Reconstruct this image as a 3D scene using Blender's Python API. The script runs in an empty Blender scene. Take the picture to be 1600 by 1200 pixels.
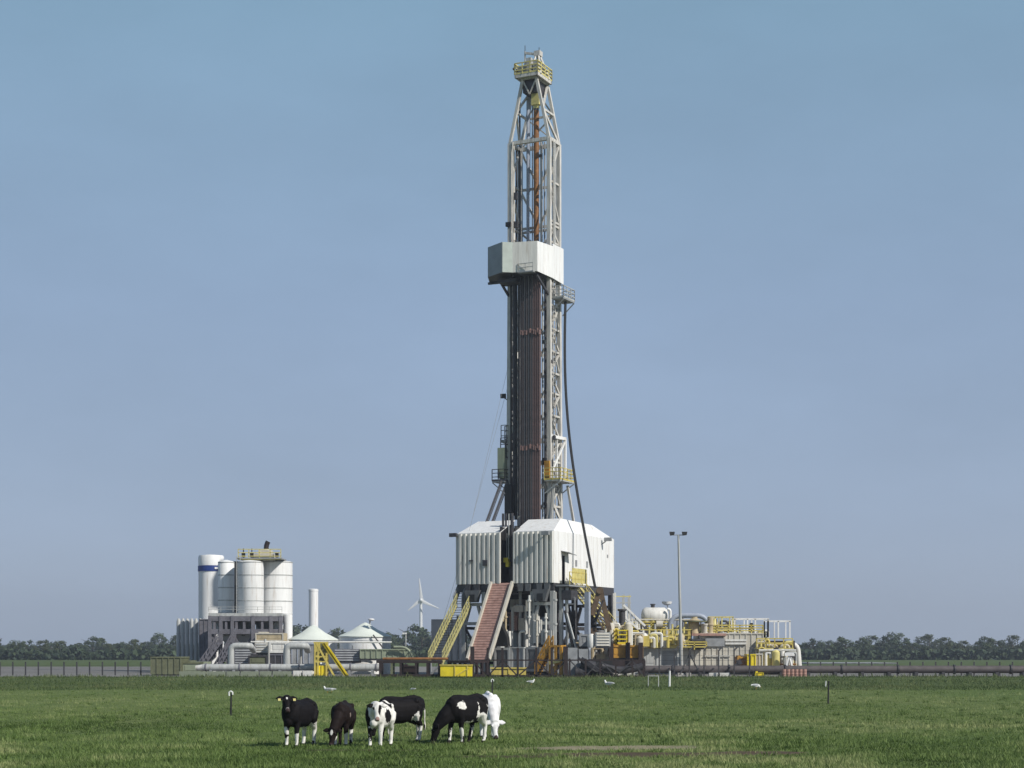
import bpy, math, random
import numpy as np
from mathutils import Vector, Matrix, noise
random.seed(7)
R = math.radians
scene = bpy.context.scene
COL = scene.collection

# ------------------------------------------------------------------ camera
F, HZ, HC = 2640.0, 1020.0, 2.2            # focal length in photo pixels, horizon row, eye height
cam = bpy.data.cameras.new('camera'); camo = bpy.data.objects.new('camera', cam); COL.objects.link(camo)
camo.location = (0, 0, HC); camo.rotation_euler = (R(90), 0, 0)
cam.sensor_width = 36; cam.lens = 36*F/1600; cam.shift_y = (HZ-600)/1600
cam.clip_start = .5; cam.clip_end = 20000
scene.camera = camo
def X(px, Y): return (px-800)/F*Y
def Z(py, Y): return HC+(HZ-py)/F*Y
def P(px, py, Y): return Vector((X(px, Y), Y, Z(py, Y)))
def GY(py): return HC*F/(py-HZ)             # distance of a ground point seen at row py

# ------------------------------------------------------------------ light and sky
SUN_A, SUN_E = 37, 38
sd = Vector((math.cos(R(SUN_A))*math.cos(R(SUN_E)), -math.sin(R(SUN_A))*math.cos(R(SUN_E)), math.sin(R(SUN_E))))
sl = bpy.data.lights.new('sun', 'SUN'); sl.energy = 4.6; sl.angle = R(.5); sl.color = (1, .955, .88)
so = bpy.data.objects.new('sun', sl); COL.objects.link(so)
so.rotation_euler = sd.to_track_quat('Z', 'Y').to_euler(); so.location = (60, -40, 90)
w = bpy.data.worlds.new('World'); scene.world = w; w.use_nodes = True
nt = w.node_tree; nt.nodes.clear()
out = nt.nodes.new('ShaderNodeOutputWorld'); bg = nt.nodes.new('ShaderNodeBackground')
sky = nt.nodes.new('ShaderNodeTexSky'); sky.sky_type = 'NISHITA'; sky.sun_disc = False
sky.sun_elevation = R(SUN_E); sky.sun_rotation = math.atan2(sd.x, sd.y); sky.dust_density = 1.5; sky.ozone_density = 2
tc = nt.nodes.new('ShaderNodeTexCoord'); sx = nt.nodes.new('ShaderNodeSeparateXYZ')
nt.links.new(tc.outputs['Generated'], sx.inputs[0])
rp = nt.nodes.new('ShaderNodeValToRGB'); nt.links.new(sx.outputs['Z'], rp.inputs[0])
SKYC = [(0.0, (.385, .46, .59)), (.07, (.345, .435, .595)), (.20, (.295, .405, .575)), (.36, (.235, .39, .535)), (.5, (.12, .21, .33)), (1, (.05, .10, .19))]
e = rp.color_ramp.elements
while len(e) < len(SKYC): e.new(.5)
for i, (p, c) in enumerate(SKYC): e[i].position = p; e[i].color = (*c, 1)
sc10 = nt.nodes.new('ShaderNodeVectorMath'); sc10.operation = 'SCALE'; sc10.inputs['Scale'].default_value = 10
nt.links.new(rp.outputs[0], sc10.inputs[0])
mx = nt.nodes.new('ShaderNodeMix'); mx.data_type = 'RGBA'; mx.inputs['Factor'].default_value = .85
nt.links.new(sky.outputs[0], mx.inputs['A']); nt.links.new(sc10.outputs[0], mx.inputs['B'])
hz = nt.nodes.new('ShaderNodeTexNoise'); hz.inputs['Scale'].default_value = 3.2; hz.inputs['Detail'].default_value = 5; hz.inputs['Roughness'].default_value = .6
hmap = nt.nodes.new('ShaderNodeMapping'); hmap.inputs['Scale'].default_value = (1, 1, 2.6); nt.links.new(tc.outputs['Generated'], hmap.inputs[0]); nt.links.new(hmap.outputs[0], hz.inputs[0])
hr = nt.nodes.new('ShaderNodeMapRange'); hr.inputs['From Min'].default_value = .3; hr.inputs['From Max'].default_value = .7; hr.inputs['To Min'].default_value = 9.3; hr.inputs['To Max'].default_value = 10.7
nt.links.new(hz.outputs['Fac'], hr.inputs['Value']); nt.links.new(hr.outputs[0], sc10.inputs['Scale'])
bg.inputs['Strength'].default_value = .1
nt.links.new(mx.outputs['Result'], bg.inputs[0]); nt.links.new(bg.outputs[0], out.inputs[0])
vs = scene.view_settings; vs.view_transform = 'Standard'; vs.look = 'None'; vs.exposure = 0; vs.gamma = 1

# ------------------------------------------------------------------ materials
MAT = {}
def mat(name, c, rough=.6, metal=0, dirt=.25, scale=1.5, c2=None, streak=False, bump=.0):
    if name in MAT: return MAT[name]
    m = bpy.data.materials.new(name); m.use_nodes = True; t = m.node_tree; b = t.nodes['Principled BSDF']
    b.inputs['Roughness'].default_value = rough; b.inputs['Metallic'].default_value = metal
    co = t.nodes.new('ShaderNodeTexCoord'); mp = t.nodes.new('ShaderNodeMapping')
    t.links.new(co.outputs['Object'], mp.inputs[0])
    if streak: mp.inputs['Scale'].default_value = (3, 3, .35)
    n = t.nodes.new('ShaderNodeTexNoise'); n.inputs['Scale'].default_value = scale; n.inputs['Detail'].default_value = 7; n.inputs['Roughness'].default_value = .65
    t.links.new(mp.outputs[0], n.inputs[0])
    r = t.nodes.new('ShaderNodeValToRGB'); t.links.new(n.outputs['Fac'], r.inputs[0])
    c2 = c2 or tuple(x*(1-dirt) for x in c)
    r.color_ramp.elements[0].position = .33; r.color_ramp.elements[0].color = (*c2, 1)
    r.color_ramp.elements[1].position = .62; r.color_ramp.elements[1].color = (*c, 1)
    if streak:
        n2 = t.nodes.new('ShaderNodeTexNoise'); n2.inputs['Scale'].default_value = 1.1; n2.inputs['Detail'].default_value = 6; n2.inputs['Roughness'].default_value = .7
        mp2 = t.nodes.new('ShaderNodeMapping'); mp2.inputs['Scale'].default_value = (2.6, 2.6, .22); mp2.inputs['Location'].default_value = (4.3, 1.7, 9)
        t.links.new(co.outputs['Object'], mp2.inputs[0]); t.links.new(mp2.outputs[0], n2.inputs[0])
        r2 = t.nodes.new('ShaderNodeValToRGB'); t.links.new(n2.outputs['Fac'], r2.inputs[0]); r2.color_ramp.elements[0].position = .54; r2.color_ramp.elements[0].color = (0, 0, 0, 1); r2.color_ramp.elements[1].position = .74; r2.color_ramp.elements[1].color = (.6, .6, .6, 1)
        mx = t.nodes.new('ShaderNodeMix'); mx.data_type = 'RGBA'; t.links.new(r2.outputs[0], mx.inputs['Factor']); t.links.new(r.outputs[0], mx.inputs['A']); mx.inputs['B'].default_value = (c[0]*.5, c[1]*.38, c[2]*.28, 1)
        t.links.new(mx.outputs['Result'], b.inputs['Base Color'])
    else: t.links.new(r.outputs[0], b.inputs['Base Color'])
    if bump:
        bp = t.nodes.new('ShaderNodeBump'); bp.inputs['Strength'].default_value = bump; bp.inputs['Distance'].default_value = .05
        t.links.new(n.outputs['Fac'], bp.inputs['Height']); t.links.new(bp.outputs[0], b.inputs['Normal'])
    MAT[name] = m; return m
white = mat('white_paint', (.80, .80, .79), .5, dirt=.12, scale=.8, streak=True)
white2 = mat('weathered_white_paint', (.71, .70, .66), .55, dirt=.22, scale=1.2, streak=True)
mastw = mat('mast_grey_paint', (.66, .635, .59), .5, dirt=.45, scale=2.2, streak=True)
grey = mat('grey_paint', (.30, .31, .32), .55, dirt=.35, scale=1.2)
lgrey = mat('light_grey_paint', (.46, .47, .46), .55, dirt=.3, scale=1.3, streak=True)
bluegrey = mat('blue_grey_paint', (.33, .37, .45), .5, dirt=.2)
dsteel = mat('dark_steel', (.055, .052, .058), .5, dirt=.5, scale=3)
mauve = mat('purple_grey_steel', (.17, .165, .19), .6, dirt=.4)
black = mat('black_rubber', (.014, .014, .015), .6, dirt=.4)
yellow = mat('yellow_paint', (.62, .50, .12), .5, dirt=.3, scale=2)
pyellow = mat('pale_yellow_paint', (.66, .58, .22), .55, dirt=.3, scale=2)
byellow = mat('bright_yellow_paint', (.75, .60, .02), .5, dirt=.25, scale=1)
orange = mat('orange_paint', (.52, .27, .035), .55, dirt=.45, scale=1.5)
rust = mat('rusty_plate', (.42, .25, .205), .8, dirt=.5, scale=2.2, c2=(.27, .15, .12), bump=.2)
rustpipe = mat('rusty_pipe', (.29, .125, .035), .7, dirt=.5, scale=3)
dpipe = mat('drill_pipe_steel', (.058, .048, .05), .5, dirt=.4, scale=5, c2=(.032, .027, .028))
dpipe3 = mat('pale_drill_pipe_steel', (.27, .25, .255), .5, dirt=.4, scale=5)
dpipe2 = mat('reddish_drill_pipe_steel', (.115, .07, .066), .55, dirt=.4, scale=5, c2=(.065, .045, .044))
tool = mat('tool_joint_steel', (.22, .13, .115), .55, dirt=.4, scale=5)
redbrown = mat('red_brown_steel', (.026, .014, .014), .6, dirt=.4, scale=2)
brown = mat('brown_machine_paint', (.135, .088, .05), .6, dirt=.5, scale=2)
tan = mat('tan_paint', (.50, .41, .26), .6, dirt=.35, scale=2)
beige = mat('beige_paint', (.55, .52, .45), .6, dirt=.2, scale=.8, streak=True)
olive = mat('olive_green_paint', (.145, .155, .09), .7, dirt=.35, scale=1.5)
greygreen = mat('grey_green_paint', (.27, .31, .22), .6, dirt=.25, scale=1, streak=True)
blue = mat('blue_band', (.02, .05, .22), .5, dirt=.2)
concrete = mat('concrete', (.42, .40, .37), .85, dirt=.3, scale=2, bump=.2)
bgmat = mat('dark_blue_cladding', (.045, .055, .075), .7, dirt=.2, scale=.4)
palegreen = mat('pale_green_roof', (.70, .74, .67), .6, dirt=.12, scale=.7)

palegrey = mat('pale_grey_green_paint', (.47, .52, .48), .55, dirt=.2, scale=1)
fyellow = mat('faded_yellow_paint', (.50, .46, .20), .6, dirt=.45, scale=3)
dkgrey = mat('dark_grey_paint', (.13, .135, .14), .55, dirt=.4, scale=1.5)
shade_grey = mat('shaded_panel_grey', (.27, .30, .32), .55, dirt=.25, scale=.8)
# ------------------------------------------------------------------ mesh builder
class MB:
    def __init__(s): s.v = []; s.f = []
    def add(s, vs, fs):
        o = len(s.v); s.v += [tuple(v) for v in vs]; s.f += [tuple(i+o for i in q) for q in fs]; return s
    def box(s, a, b):
        (x0, y0, z0), (x1, y1, z1) = a, b
        return s.add([(x0,y0,z0),(x1,y0,z0),(x1,y1,z0),(x0,y1,z0),(x0,y0,z1),(x1,y0,z1),(x1,y1,z1),(x0,y1,z1)],
                     [(0,3,2,1),(4,5,6,7),(0,1,5,4),(1,2,6,5),(2,3,7,6),(3,0,4,7)])
    def cb(s, c, d): return s.box([c[i]-d[i]/2 for i in range(3)], [c[i]+d[i]/2 for i in range(3)])
    def _fr(s, p, q):
        d = (Vector(q)-Vector(p)).normalized()
        u = Vector((0, 0, 1)) if abs(d.z) < .97 else Vector((0, 1, 0))
        a = d.cross(u).normalized(); return d, a, a.cross(d).normalized()
    def bar(s, p, q, wd, h=None):
        h = h or wd; p = Vector(p); q = Vector(q); d, a, b = s._fr(p, q)
        vs = [c+a*i*wd/2+b*j*h/2 for c in (p, q) for i, j in ((-1,-1),(1,-1),(1,1),(-1,1))]
        return s.add(vs, [(3,2,1,0),(4,5,6,7),(0,1,5,4),(1,2,6,5),(2,3,7,6),(3,0,4,7)])
    def tube(s, p, q, r, n=8, r2=None, cap=True):
        r2 = r if r2 is None else r2; p = Vector(p); q = Vector(q); d, a, b = s._fr(p, q); vs = []
        for c, rr in ((p, r), (q, r2)):
            for k in range(n):
                t = 2*math.pi*k/n; vs.append(c+a*math.cos(t)*rr+b*math.sin(t)*rr)
        fs = [(k, (k+1) % n, n+(k+1) % n, n+k) for k in range(n)]
        if cap: fs += [tuple(range(n-1, -1, -1)), tuple(range(n, 2*n))]
        return s.add(vs, fs)
    def path(s, pts, r, n=8, rr=None):
        pts = [Vector(p) for p in pts]; rings = []
        prev = None
        for i, p in enumerate(pts):
            d = (pts[min(i+1, len(pts)-1)]-pts[max(i-1, 0)]).normalized()
            if prev is None: _, a, b = s._fr(Vector((0,0,0)), d)
            else:
                a = (prev-d*prev.dot(d)).normalized(); b = a.cross(d).normalized()
            prev = a; r_ = rr[i] if rr else r
            rings.append([p+a*math.cos(2*math.pi*k/n)*r_+b*math.sin(2*math.pi*k/n)*r_ for k in range(n)])
        vs = [v for g in rings for v in g]; fs = []
        for i in range(len(pts)-1):
            for k in range(n): fs.append((i*n+k, i*n+(k+1) % n, (i+1)*n+(k+1) % n, (i+1)*n+k))
        fs += [tuple(range(n-1, -1, -1)), tuple(range((len(pts)-1)*n, len(pts)*n))]
        return s.add(vs, fs)
    def elbow(s, pts, r, n=10, bend=None):
        bend = bend or r*2.2; pts = [Vector(p) for p in pts]; o = [pts[0]]
        for i in range(1, len(pts)-1):
            a = (pts[i-1]-pts[i]).normalized(); b = (pts[i+1]-pts[i]).normalized()
            A = pts[i]+a*bend; B = pts[i]+b*bend
            for k in range(6):
                t = k/5; o.append(A*(1-t)**2+pts[i]*2*t*(1-t)+B*t*t)
        o.append(pts[-1]); return s.path(o, r, n)
    def lathe(s, c, prof, n=24):
        c = Vector(c); vs = []
        for r, z in prof:
            for k in range(n):
                t = 2*math.pi*k/n; vs.append(c+Vector((r*math.cos(t), r*math.sin(t), z)))
        fs = [(i*n+k, i*n+(k+1) % n, (i+1)*n+(k+1) % n, (i+1)*n+k) for i in range(len(prof)-1) for k in range(n)]
        fs += [tuple(range(n-1, -1, -1)), tuple(range((len(prof)-1)*n, len(prof)*n))]
        return s.add(vs, fs)
    def prism(s, poly, z0, z1):
        n = len(poly); vs = [(x, y, z0) for x, y in poly]+[(x, y, z1) for x, y in poly]
        return s.add(vs, [(k, (k+1) % n, n+(k+1) % n, n+k) for k in range(n)]+[tuple(range(n-1, -1, -1)), tuple(range(n, 2*n))])
    def slab(s, pts, off):
        pts = [Vector(p) for p in pts]; off = Vector(off); n = len(pts)
        return s.add(pts+[p+off for p in pts], [(k, (k+1) % n, n+(k+1) % n, n+k) for k in range(n)]+[tuple(range(n-1, -1, -1)), tuple(range(n, 2*n))])
    def ball(s, c, r, n=10, m=6):
        r = (r, r, r) if not hasattr(r, '__len__') else r
        vs = [(c[0], c[1], c[2]-r[2])]; fs = []
        for i in range(1, m):
            ph = -math.pi/2+math.pi*i/m
            for k in range(n):
                t = 2*math.pi*k/n; vs.append((c[0]+r[0]*math.cos(ph)*math.cos(t), c[1]+r[1]*math.cos(ph)*math.sin(t), c[2]+r[2]*math.sin(ph)))
        vs.append((c[0], c[1], c[2]+r[2])); L = len(vs)-1
        for k in range(n):
            fs.append((0, 1+(k+1) % n, 1+k)); fs.append((L, L-n+k, L-n+(k+1) % n))
            for i in range(m-2): fs.append((1+i*n+k, 1+i*n+(k+1) % n, 1+(i+1)*n+(k+1) % n, 1+(i+1)*n+k))
        return s.add(vs, fs)
    def corr(s, p, q, z0, z1, pitch=.5, dep=.13, nrm=(0, -1, 0)):
        """trapezoidal sheet between p and q (2-D), with thickness"""
        p = Vector((*p, 0)); q = Vector((*q, 0)); L = (q-p).length; d = (q-p)/L; nn = Vector(nrm)
        n = max(1, round(L/pitch)); pt = L/n; prof = []
        for i in range(n):
            for t, h in ((.0, 0), (.42, 0), (.5, 1), (.9, 1), (.98, 0)): prof.append(p+d*(i+t)*pt+nn*h*dep)
        prof.append(q)
        m = len(prof); vs = []
        for z in (z0, z1):
            vs += [v+Vector((0, 0, z)) for v in prof]
        for z in (z0, z1):
            vs += [v-nn*.04+Vector((0, 0, z)) for v in prof]
        fs = []
        for i in range(m-1):
            fs.append((i, i+1, m+i+1, m+i)); fs.append((2*m+i+1, 2*m+i, 3*m+i, 3*m+i+1))
            fs.append((m+i, m+i+1, 3*m+i+1, 3*m+i)); fs.append((i+1, i, 2*m+i, 2*m+i+1))
        fs += [(0, m, 3*m, 2*m), (m-1, 3*m-1, 4*m-1, 2*m-1)]
        return s.add(vs, fs)
BASE = {}
WORLD = Matrix.Identity(4)
def mesh(name, v, f, m, smooth=False):
    me = bpy.data.meshes.new(name); me.from_pydata(v, [], f); me.update()
    if m: me.materials.append(m)
    if smooth:
        me.polygons.foreach_set('use_smooth', [True]*len(me.polygons))
        me.set_sharp_from_angle(angle=R(40))
    return me
def thing(name, label, cat, base=(0, 0, 0), frame=WORLD, group=None):
    o = bpy.data.objects.new(name, None); COL.objects.link(o); o.empty_display_size = .3
    base = Vector(base); o.location = frame @ base; o.rotation_euler = frame.to_euler()
    o['label'] = label; o['category'] = cat
    if group: o['group'] = group
    BASE[o.name] = base; return o
def part(mb, name, m, parent, smooth=True, label=None):
    b = BASE[parent.name]
    o = bpy.data.objects.new(name, mesh(name, [(x-b.x, y-b.y, z-b.z) for x, y, z in mb.v], mb.f, m, smooth))
    COL.objects.link(o); o.parent = parent; BASE[o.name] = b
    if label: o['label'] = label
    return o
def single(mb, name, m, label, cat, base=None, frame=WORLD, group=None, smooth=True):
    if base is None:
        a = np.array(mb.v); base = ((a[:, 0].min()+a[:, 0].max())/2, (a[:, 1].min()+a[:, 1].max())/2, a[:, 2].min())
    base = Vector(base)
    o = bpy.data.objects.new(name, mesh(name, [(x-base.x, y-base.y, z-base.z) for x, y, z in mb.v], mb.f, m, smooth))
    COL.objects.link(o); o.location = frame @ base; o.rotation_euler = frame.to_euler()
    if label: o['label'] = label
    if cat: o['category'] = cat
    if group: o['group'] = group
    BASE[o.name] = base; return o
def structure(mb, name, m, kind='structure', smooth=False):
    o = bpy.data.objects.new(name, mesh(name, mb.v, mb.f, m, smooth)); COL.objects.link(o); o['kind'] = kind; return o
def dup(root, loc, rotz=None, label=None, scale=None):
    r = root.copy(); COL.objects.link(r); r.location = loc
    if rotz is not None: r.rotation_euler = (0, 0, rotz)
    if scale: r.scale = scale
    if label: r['label'] = label
    for ch in list(root.children):
        c = ch.copy(); COL.objects.link(c); c.parent = r
        for g in list(ch.children):
            d = g.copy(); COL.objects.link(d); d.parent = c
    return r
def rail_mb(pts, h=1.1, r=.03, sp=1.3, rails=(.5, 1.0), toe=False):
    m = MB(); pts = [Vector(p) for p in pts]
    for a, b in zip(pts, pts[1:]):
        n = max(1, round((b-a).length/sp))
        for k in range(n+1):
            p = a.lerp(b, k/n); m.bar(p, p+Vector((0, 0, h)), r*2)
        for t in rails: m.bar(a+Vector((0, 0, h*t)), b+Vector((0, 0, h*t)), r*2)
        if toe: m.bar(a+Vector((0, 0, .08)), b+Vector((0, 0, .08)), .03, .16)
    return m
def stairs(name, label, top, bot, wv, m, frame=WORLD, tm=None, railh=1.05, r=.045, cat='stairs', cross=False):
    top = Vector(top); bot = Vector(bot); wv = Vector(wv)
    t = thing(name, label, cat, bot, frame)
    up = Vector((0, 0, 1))
    for s in (0, 1):
        part(MB().bar(bot+wv*s, top+wv*s, .08, .26), 'stringer', m, t)
        h = MB(); n = 6 if cross in (True, False) else cross
        for k in range(n+1):
            p = bot.lerp(top, k/n)+wv*s; h.bar(p, p+up*railh, r*1.6)
        for f in (.5, 1): h.bar(bot+wv*s+up*railh*f, top+wv*s+up*railh*f, r*2)
        if cross:
            for k in range(n): h.bar(bot.lerp(top, k/n)+wv*s, bot.lerp(top, (k+1)/n)+wv*s+up*railh, r*1.3)
        part(h, 'handrail', m, t)
    n = max(4, int(abs(top.z-bot.z)/.24)); g = MB()
    d = (top-bot); d.z = 0; d = d.normalized() if d.length else Vector((1, 0, 0))
    for k in range(1, n):
        p = bot.lerp(top, k/n)
        g.slab([p, p+wv, p+wv+d*.26, p+d*.26], (0, 0, .05))
    part(g, 'treads', tm or m, t)
    return t

# ------------------------------------------------------------------ the rig's own frame: origin under the near corner of the white shelter
TH = R(26); YC = 160.0
RIG = Matrix.Translation((X(865, YC), YC, 0)) @ Matrix.Rotation(-TH, 4, 'Z')
RI = RIG.inverted()
def RX(px, yl):
    o = RI @ Vector((0, 0, HC)); d = RI.to_3x3() @ Vector(((px-800)/F, 1, 0)); t = (yl-o.y)/d.y; return o.x+d.x*t
def RY(px, xl):
    o = RI @ Vector((0, 0, HC)); d = RI.to_3x3() @ Vector(((px-800)/F, 1, 0)); t = (xl-o.x)/d.x; return o.y+d.y*t
def RZ(py, xl, yl): return Z(py, (RIG @ Vector((xl, yl, 0))).y)

# ------------------------------------------------------------------ derrick mast
FLZ = 8.85                                   # drill floor height
YF, YB = 5.2, 7.5
MXL, MXR = RX(797, YF), RX(858, YF)
def mz(py): return RZ(py, MXR, YF)
ZW, ZT = mz(216), RZ(121, -4.5, YF)
def leg_xy(side, back, z):
    y = YB if back else YF; x = MXR if side > 0 else MXL; mid = (MXL+MXR)/2
    if z > ZW:
        t = (z-ZW)/(ZT-ZW); xt = RX(838, YF) if side > 0 else RX(817, YF)
        return Vector((x+(xt-x)*t, y+(.3*t if back else 0), z))
    t = max(0, (mz(430)-z)/(mz(430)-FLZ)); s = 1+.07*t
    return Vector((mid+(x-mid)*s, y+(.15*t if back else -.1*t), z))
t = derrick = thing('derrick_mast', 'tall grey white lattice drilling mast rising from the white shelter', 'derrick', (-5, 6.3, FLZ), RIG)
for s in (-1, 1):
    for b in (0, 1):
        m = MB(); zs = [FLZ, mz(600), mz(430), ZW, ZT]
        for z0, z1 in zip(zs, zs[1:]): m.bar(leg_xy(s, b, z0), leg_xy(s, b, z1), .38 if z1 <= ZW+.1 else .27)
        part(m, 'mast_leg', mastw, t)
rows = [122, 168, 216, 281, 343, 349, 376, 432, 475, 512, 547, 581, 613, 648, 685, 720, 757, 790]
lev = [ZT]+[mz(p) for p in rows[1:]]
for i, z in enumerate(lev):
    A, B, C_, D = leg_xy(-1, 0, z), leg_xy(1, 0, z), leg_xy(1, 1, z), leg_xy(-1, 1, z)
    m = MB(); th = .34 if rows[i] == 216 else .19
    if i in (0, 2): m.bar(A, B, th)
    m.bar(B, C_, th); m.bar(C_, D, th*(1.0 if i < 3 else 1.2)); m.bar(D, A, th)
    part(m, 'girt', mastw, t)
for i in range(len(lev)-1):
    z1, z0 = lev[i], lev[i+1]
    if z1-z0 < .8: continue
    fl = i % 2
    for face in ('right', 'left', 'back'):
        a, b = {'right': ((1, 0), (1, 1)), 'left': ((-1, 0), (-1, 1)), 'back': ((-1, 1), (1, 1))}[face]
        if fl: a, b = b, a
        m = MB()
        p, q = leg_xy(*a, z0), leg_xy(*b, z1)
        if face == 'back':
            mid = (leg_xy(*a, z0)+leg_xy(*b, z0))/2
            if i >= 2:
                m.bar(leg_xy(-1, 1, z1), mid, .2); m.bar(leg_xy(1, 1, z1), mid, .2)
            else: m.bar(p, q, .13); m.bar(leg_xy(*b, z0), leg_xy(*a, z1), .13)
        else:
            m.bar(p, q, .19)
            if i >= 3: m.bar(leg_xy(*b, z0), (leg_xy(*a, z1)+leg_xy(*b, z1))/2, .13)
        part(m, 'brace', mastw, t)
# front V under the crown
m = MB(); vz = RZ(147, -5, YF); vm = (leg_xy(-1, 0, vz)+leg_xy(1, 0, vz))/2
m.bar(leg_xy(-1, 0, ZT-.1), vm, .12); m.bar(leg_xy(1, 0, ZT-.1), vm, .12); part(m, 'brace', mastw, t)
# vertical service pipes and guide rails in the mast
def vp(px, yl, py0, py1, r, mm, name='guide_rail'):
    x = RX(px, yl); part(MB().tube((x, yl, RZ(py0, x, yl)), (x, yl, RZ(py1, x, yl)), r, 8), name, mm, t)
vp(825, 6.9, 150, 378, .17, bluegrey); vp(803, 5.6, 222, 800, .09, mastw); vp(807, 7.0, 222, 800, .1, dsteel)
vp(806, 4.9, 430, 812, .16, black, 'service_pipe'); vp(800, 5.9, 430, 812, .14, dsteel, 'service_pipe')
vp(848, 5.9, 432, 812, .09, lgrey, 'service_pipe'); vp(852, 6.6, 432, 812, .13, dsteel, 'service_pipe')
vp(864, 6.2, 222, 812, .08, mastw, 'service_pipe'); vp(868, 6.8, 222, 812, .07, grey, 'service_pipe')
vp(847, 6.8, 222, 378, .06, grey, 'service_pipe')
vp(798.5, 4.75, 434, 806, .09, black, 'service_pipe'); vp(811, 5.0, 434, 806, .1, dsteel, 'service_pipe'); vp(803, 5.2, 434, 806, .11, mauve, 'service_pipe')
for q in ((801, 5.0, 222, 378, .07, mastw), (812, 7.2, 160, 378, .1, dsteel), (816, 6.0, 222, 378, .06, grey), (845, 5.6, 222, 378, .07, mastw), (851, 6.6, 222, 378, .08, grey), (866, 6.0, 222, 440, .1, lgrey), (832, 7.2, 140, 378, .05, dsteel), (828, 5.9, 125, 300, .03, dsteel), (855, 6.2, 440, 812, .08, mastw), (844, 5.3, 440, 812, .06, white2)): vp(*q)
random.seed(4)
for k in range(26):
    px_ = random.choice((799, 804, 808, 846, 852, 862, 868)); py_ = random.uniform(230, 800)
    if 372 < py_ < 440: continue
    x = RX(px_, 5.6); zz = RZ(py_, x, 5.6); part(MB().cb((x, 5.3, zz), (random.uniform(.2, .5), .3, random.uniform(.2, .7))), 'mast_fitting', random.choice((grey, lgrey, dsteel, mastw, white2)), t)
# ladder up the right-hand side
m = MB(); lx = MXR+.2
for yy in (5.75, 6.2): m.bar((lx, yy, FLZ), (lx, yy, ZW), .05)
for k in range(int((ZW-FLZ)/.45)): m.bar((lx, 5.75, FLZ+.45*k), (lx, 6.2, FLZ+.45*k), .035)
part(m, 'ladder', mastw, t)
# crown platform
CX0, CX1, CY0, CY1 = -7.0, -4.0, 4.55, 7.9
cz = ZT
CX0, CX1 = RX(804, CY0), RX(840, CY0)
cp = MB()
for a, b in (((CX0, CY0, cz), (CX1, CY0+.16, cz+.32)), ((CX0, CY1-.16, cz), (CX1, CY1, cz+.32)), ((CX0, CY0, cz), (CX0+.16, CY1, cz+.32)), ((CX1-.16, CY0, cz), (CX1, CY1, cz+.32))): cp.box(a, b)
cp.box((CX0+.1, CY0+.1, cz+.1), (CX1-.1, CY1-.1, cz+.16))
crown = part(cp, 'crown_platform', mastw, t)
part(rail_mb([(CX0, CY0, cz+.32), (CX1, CY0, cz+.32), (CX1, CY1, cz+.32), (CX0, CY1, cz+.32), (CX0, CY0, cz+.32)], 1.1, .045, .9, (.35, .68, 1), True), 'railing', pyellow, crown)

mcx = (CX0+CX1)/2
m = MB().box((mcx-.75, 5.4, cz-1.3), (mcx+.75, 7.6, cz+.1)); part(m, 'crown_beam', dsteel, crown)
for k in range(4):
    xx = mcx-.6+k*.42
    m = MB().tube((xx, 6.2, cz+1.0), (xx+.16, 6.2, cz+1.0), .72, 18); m.box((xx+.2, 5.6, cz+.33), (xx+.26, 6.9, cz+1.4)); part(m, 'sheave', grey, crown)
m = MB()
for yy in (5.2, 7.2):
    m.bar((mcx-.2, yy, cz+.3), (mcx+.55, 6.2, cz+2.9), .16); m.bar((mcx+1.3, yy, cz+.3), (mcx+.55, 6.2, cz+2.9), .16)
m.bar((mcx-.9, 6.2, cz+2.95), (mcx+.75, 6.2, cz+2.55), .2); m.bar((mcx-.9, 6.2, cz+.4), (mcx-.9, 6.2, cz+3.1), .12)
m.bar((mcx-.9, 6.2, cz+1.9), (mcx+.5, 6.2, cz+2.0), .12)
m.box((mcx+.2, 5.9, cz+2.4), (mcx+.85, 6.6, cz+2.9)); part(m, 'gin_pole', mastw, crown)
m = MB().box((CX0+.05, 5.0, cz+.5), (CX0+1.0, 6.0, cz+1.25)).box((mcx+.6, 4.9, cz+.4), (mcx+1.2, 5.5, cz+1.5)).box((mcx-.1, 4.8, cz+.5), (mcx+.4, 5.3, cz+1.9))
part(m, 'winch_housing', lgrey, crown)
m = MB()
for dx, dz in ((-.25, 1.05), (-.1, 1.3), (.1, .85)): m.ball((CX0+dx, 4.9, cz+dz), .14, 8, 5); m.bar((CX0+dx, 4.9, cz+dz), (CX0+.1, 4.9, cz+.7), .04)
m.bar((mcx-.9, 6.2, cz+3.1), (mcx-.9, 6.2, cz+3.7), .05); m.bar((mcx+.6, 6.3, cz+2.9), (mcx+.6, 6.3, cz+3.3), .05)
part(m, 'aviation_lamp', dsteel, crown)
# travelling block with hanging rope fall and the rusty pipe below it
bx, by = RX(838, 6.1), 6.1
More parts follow.
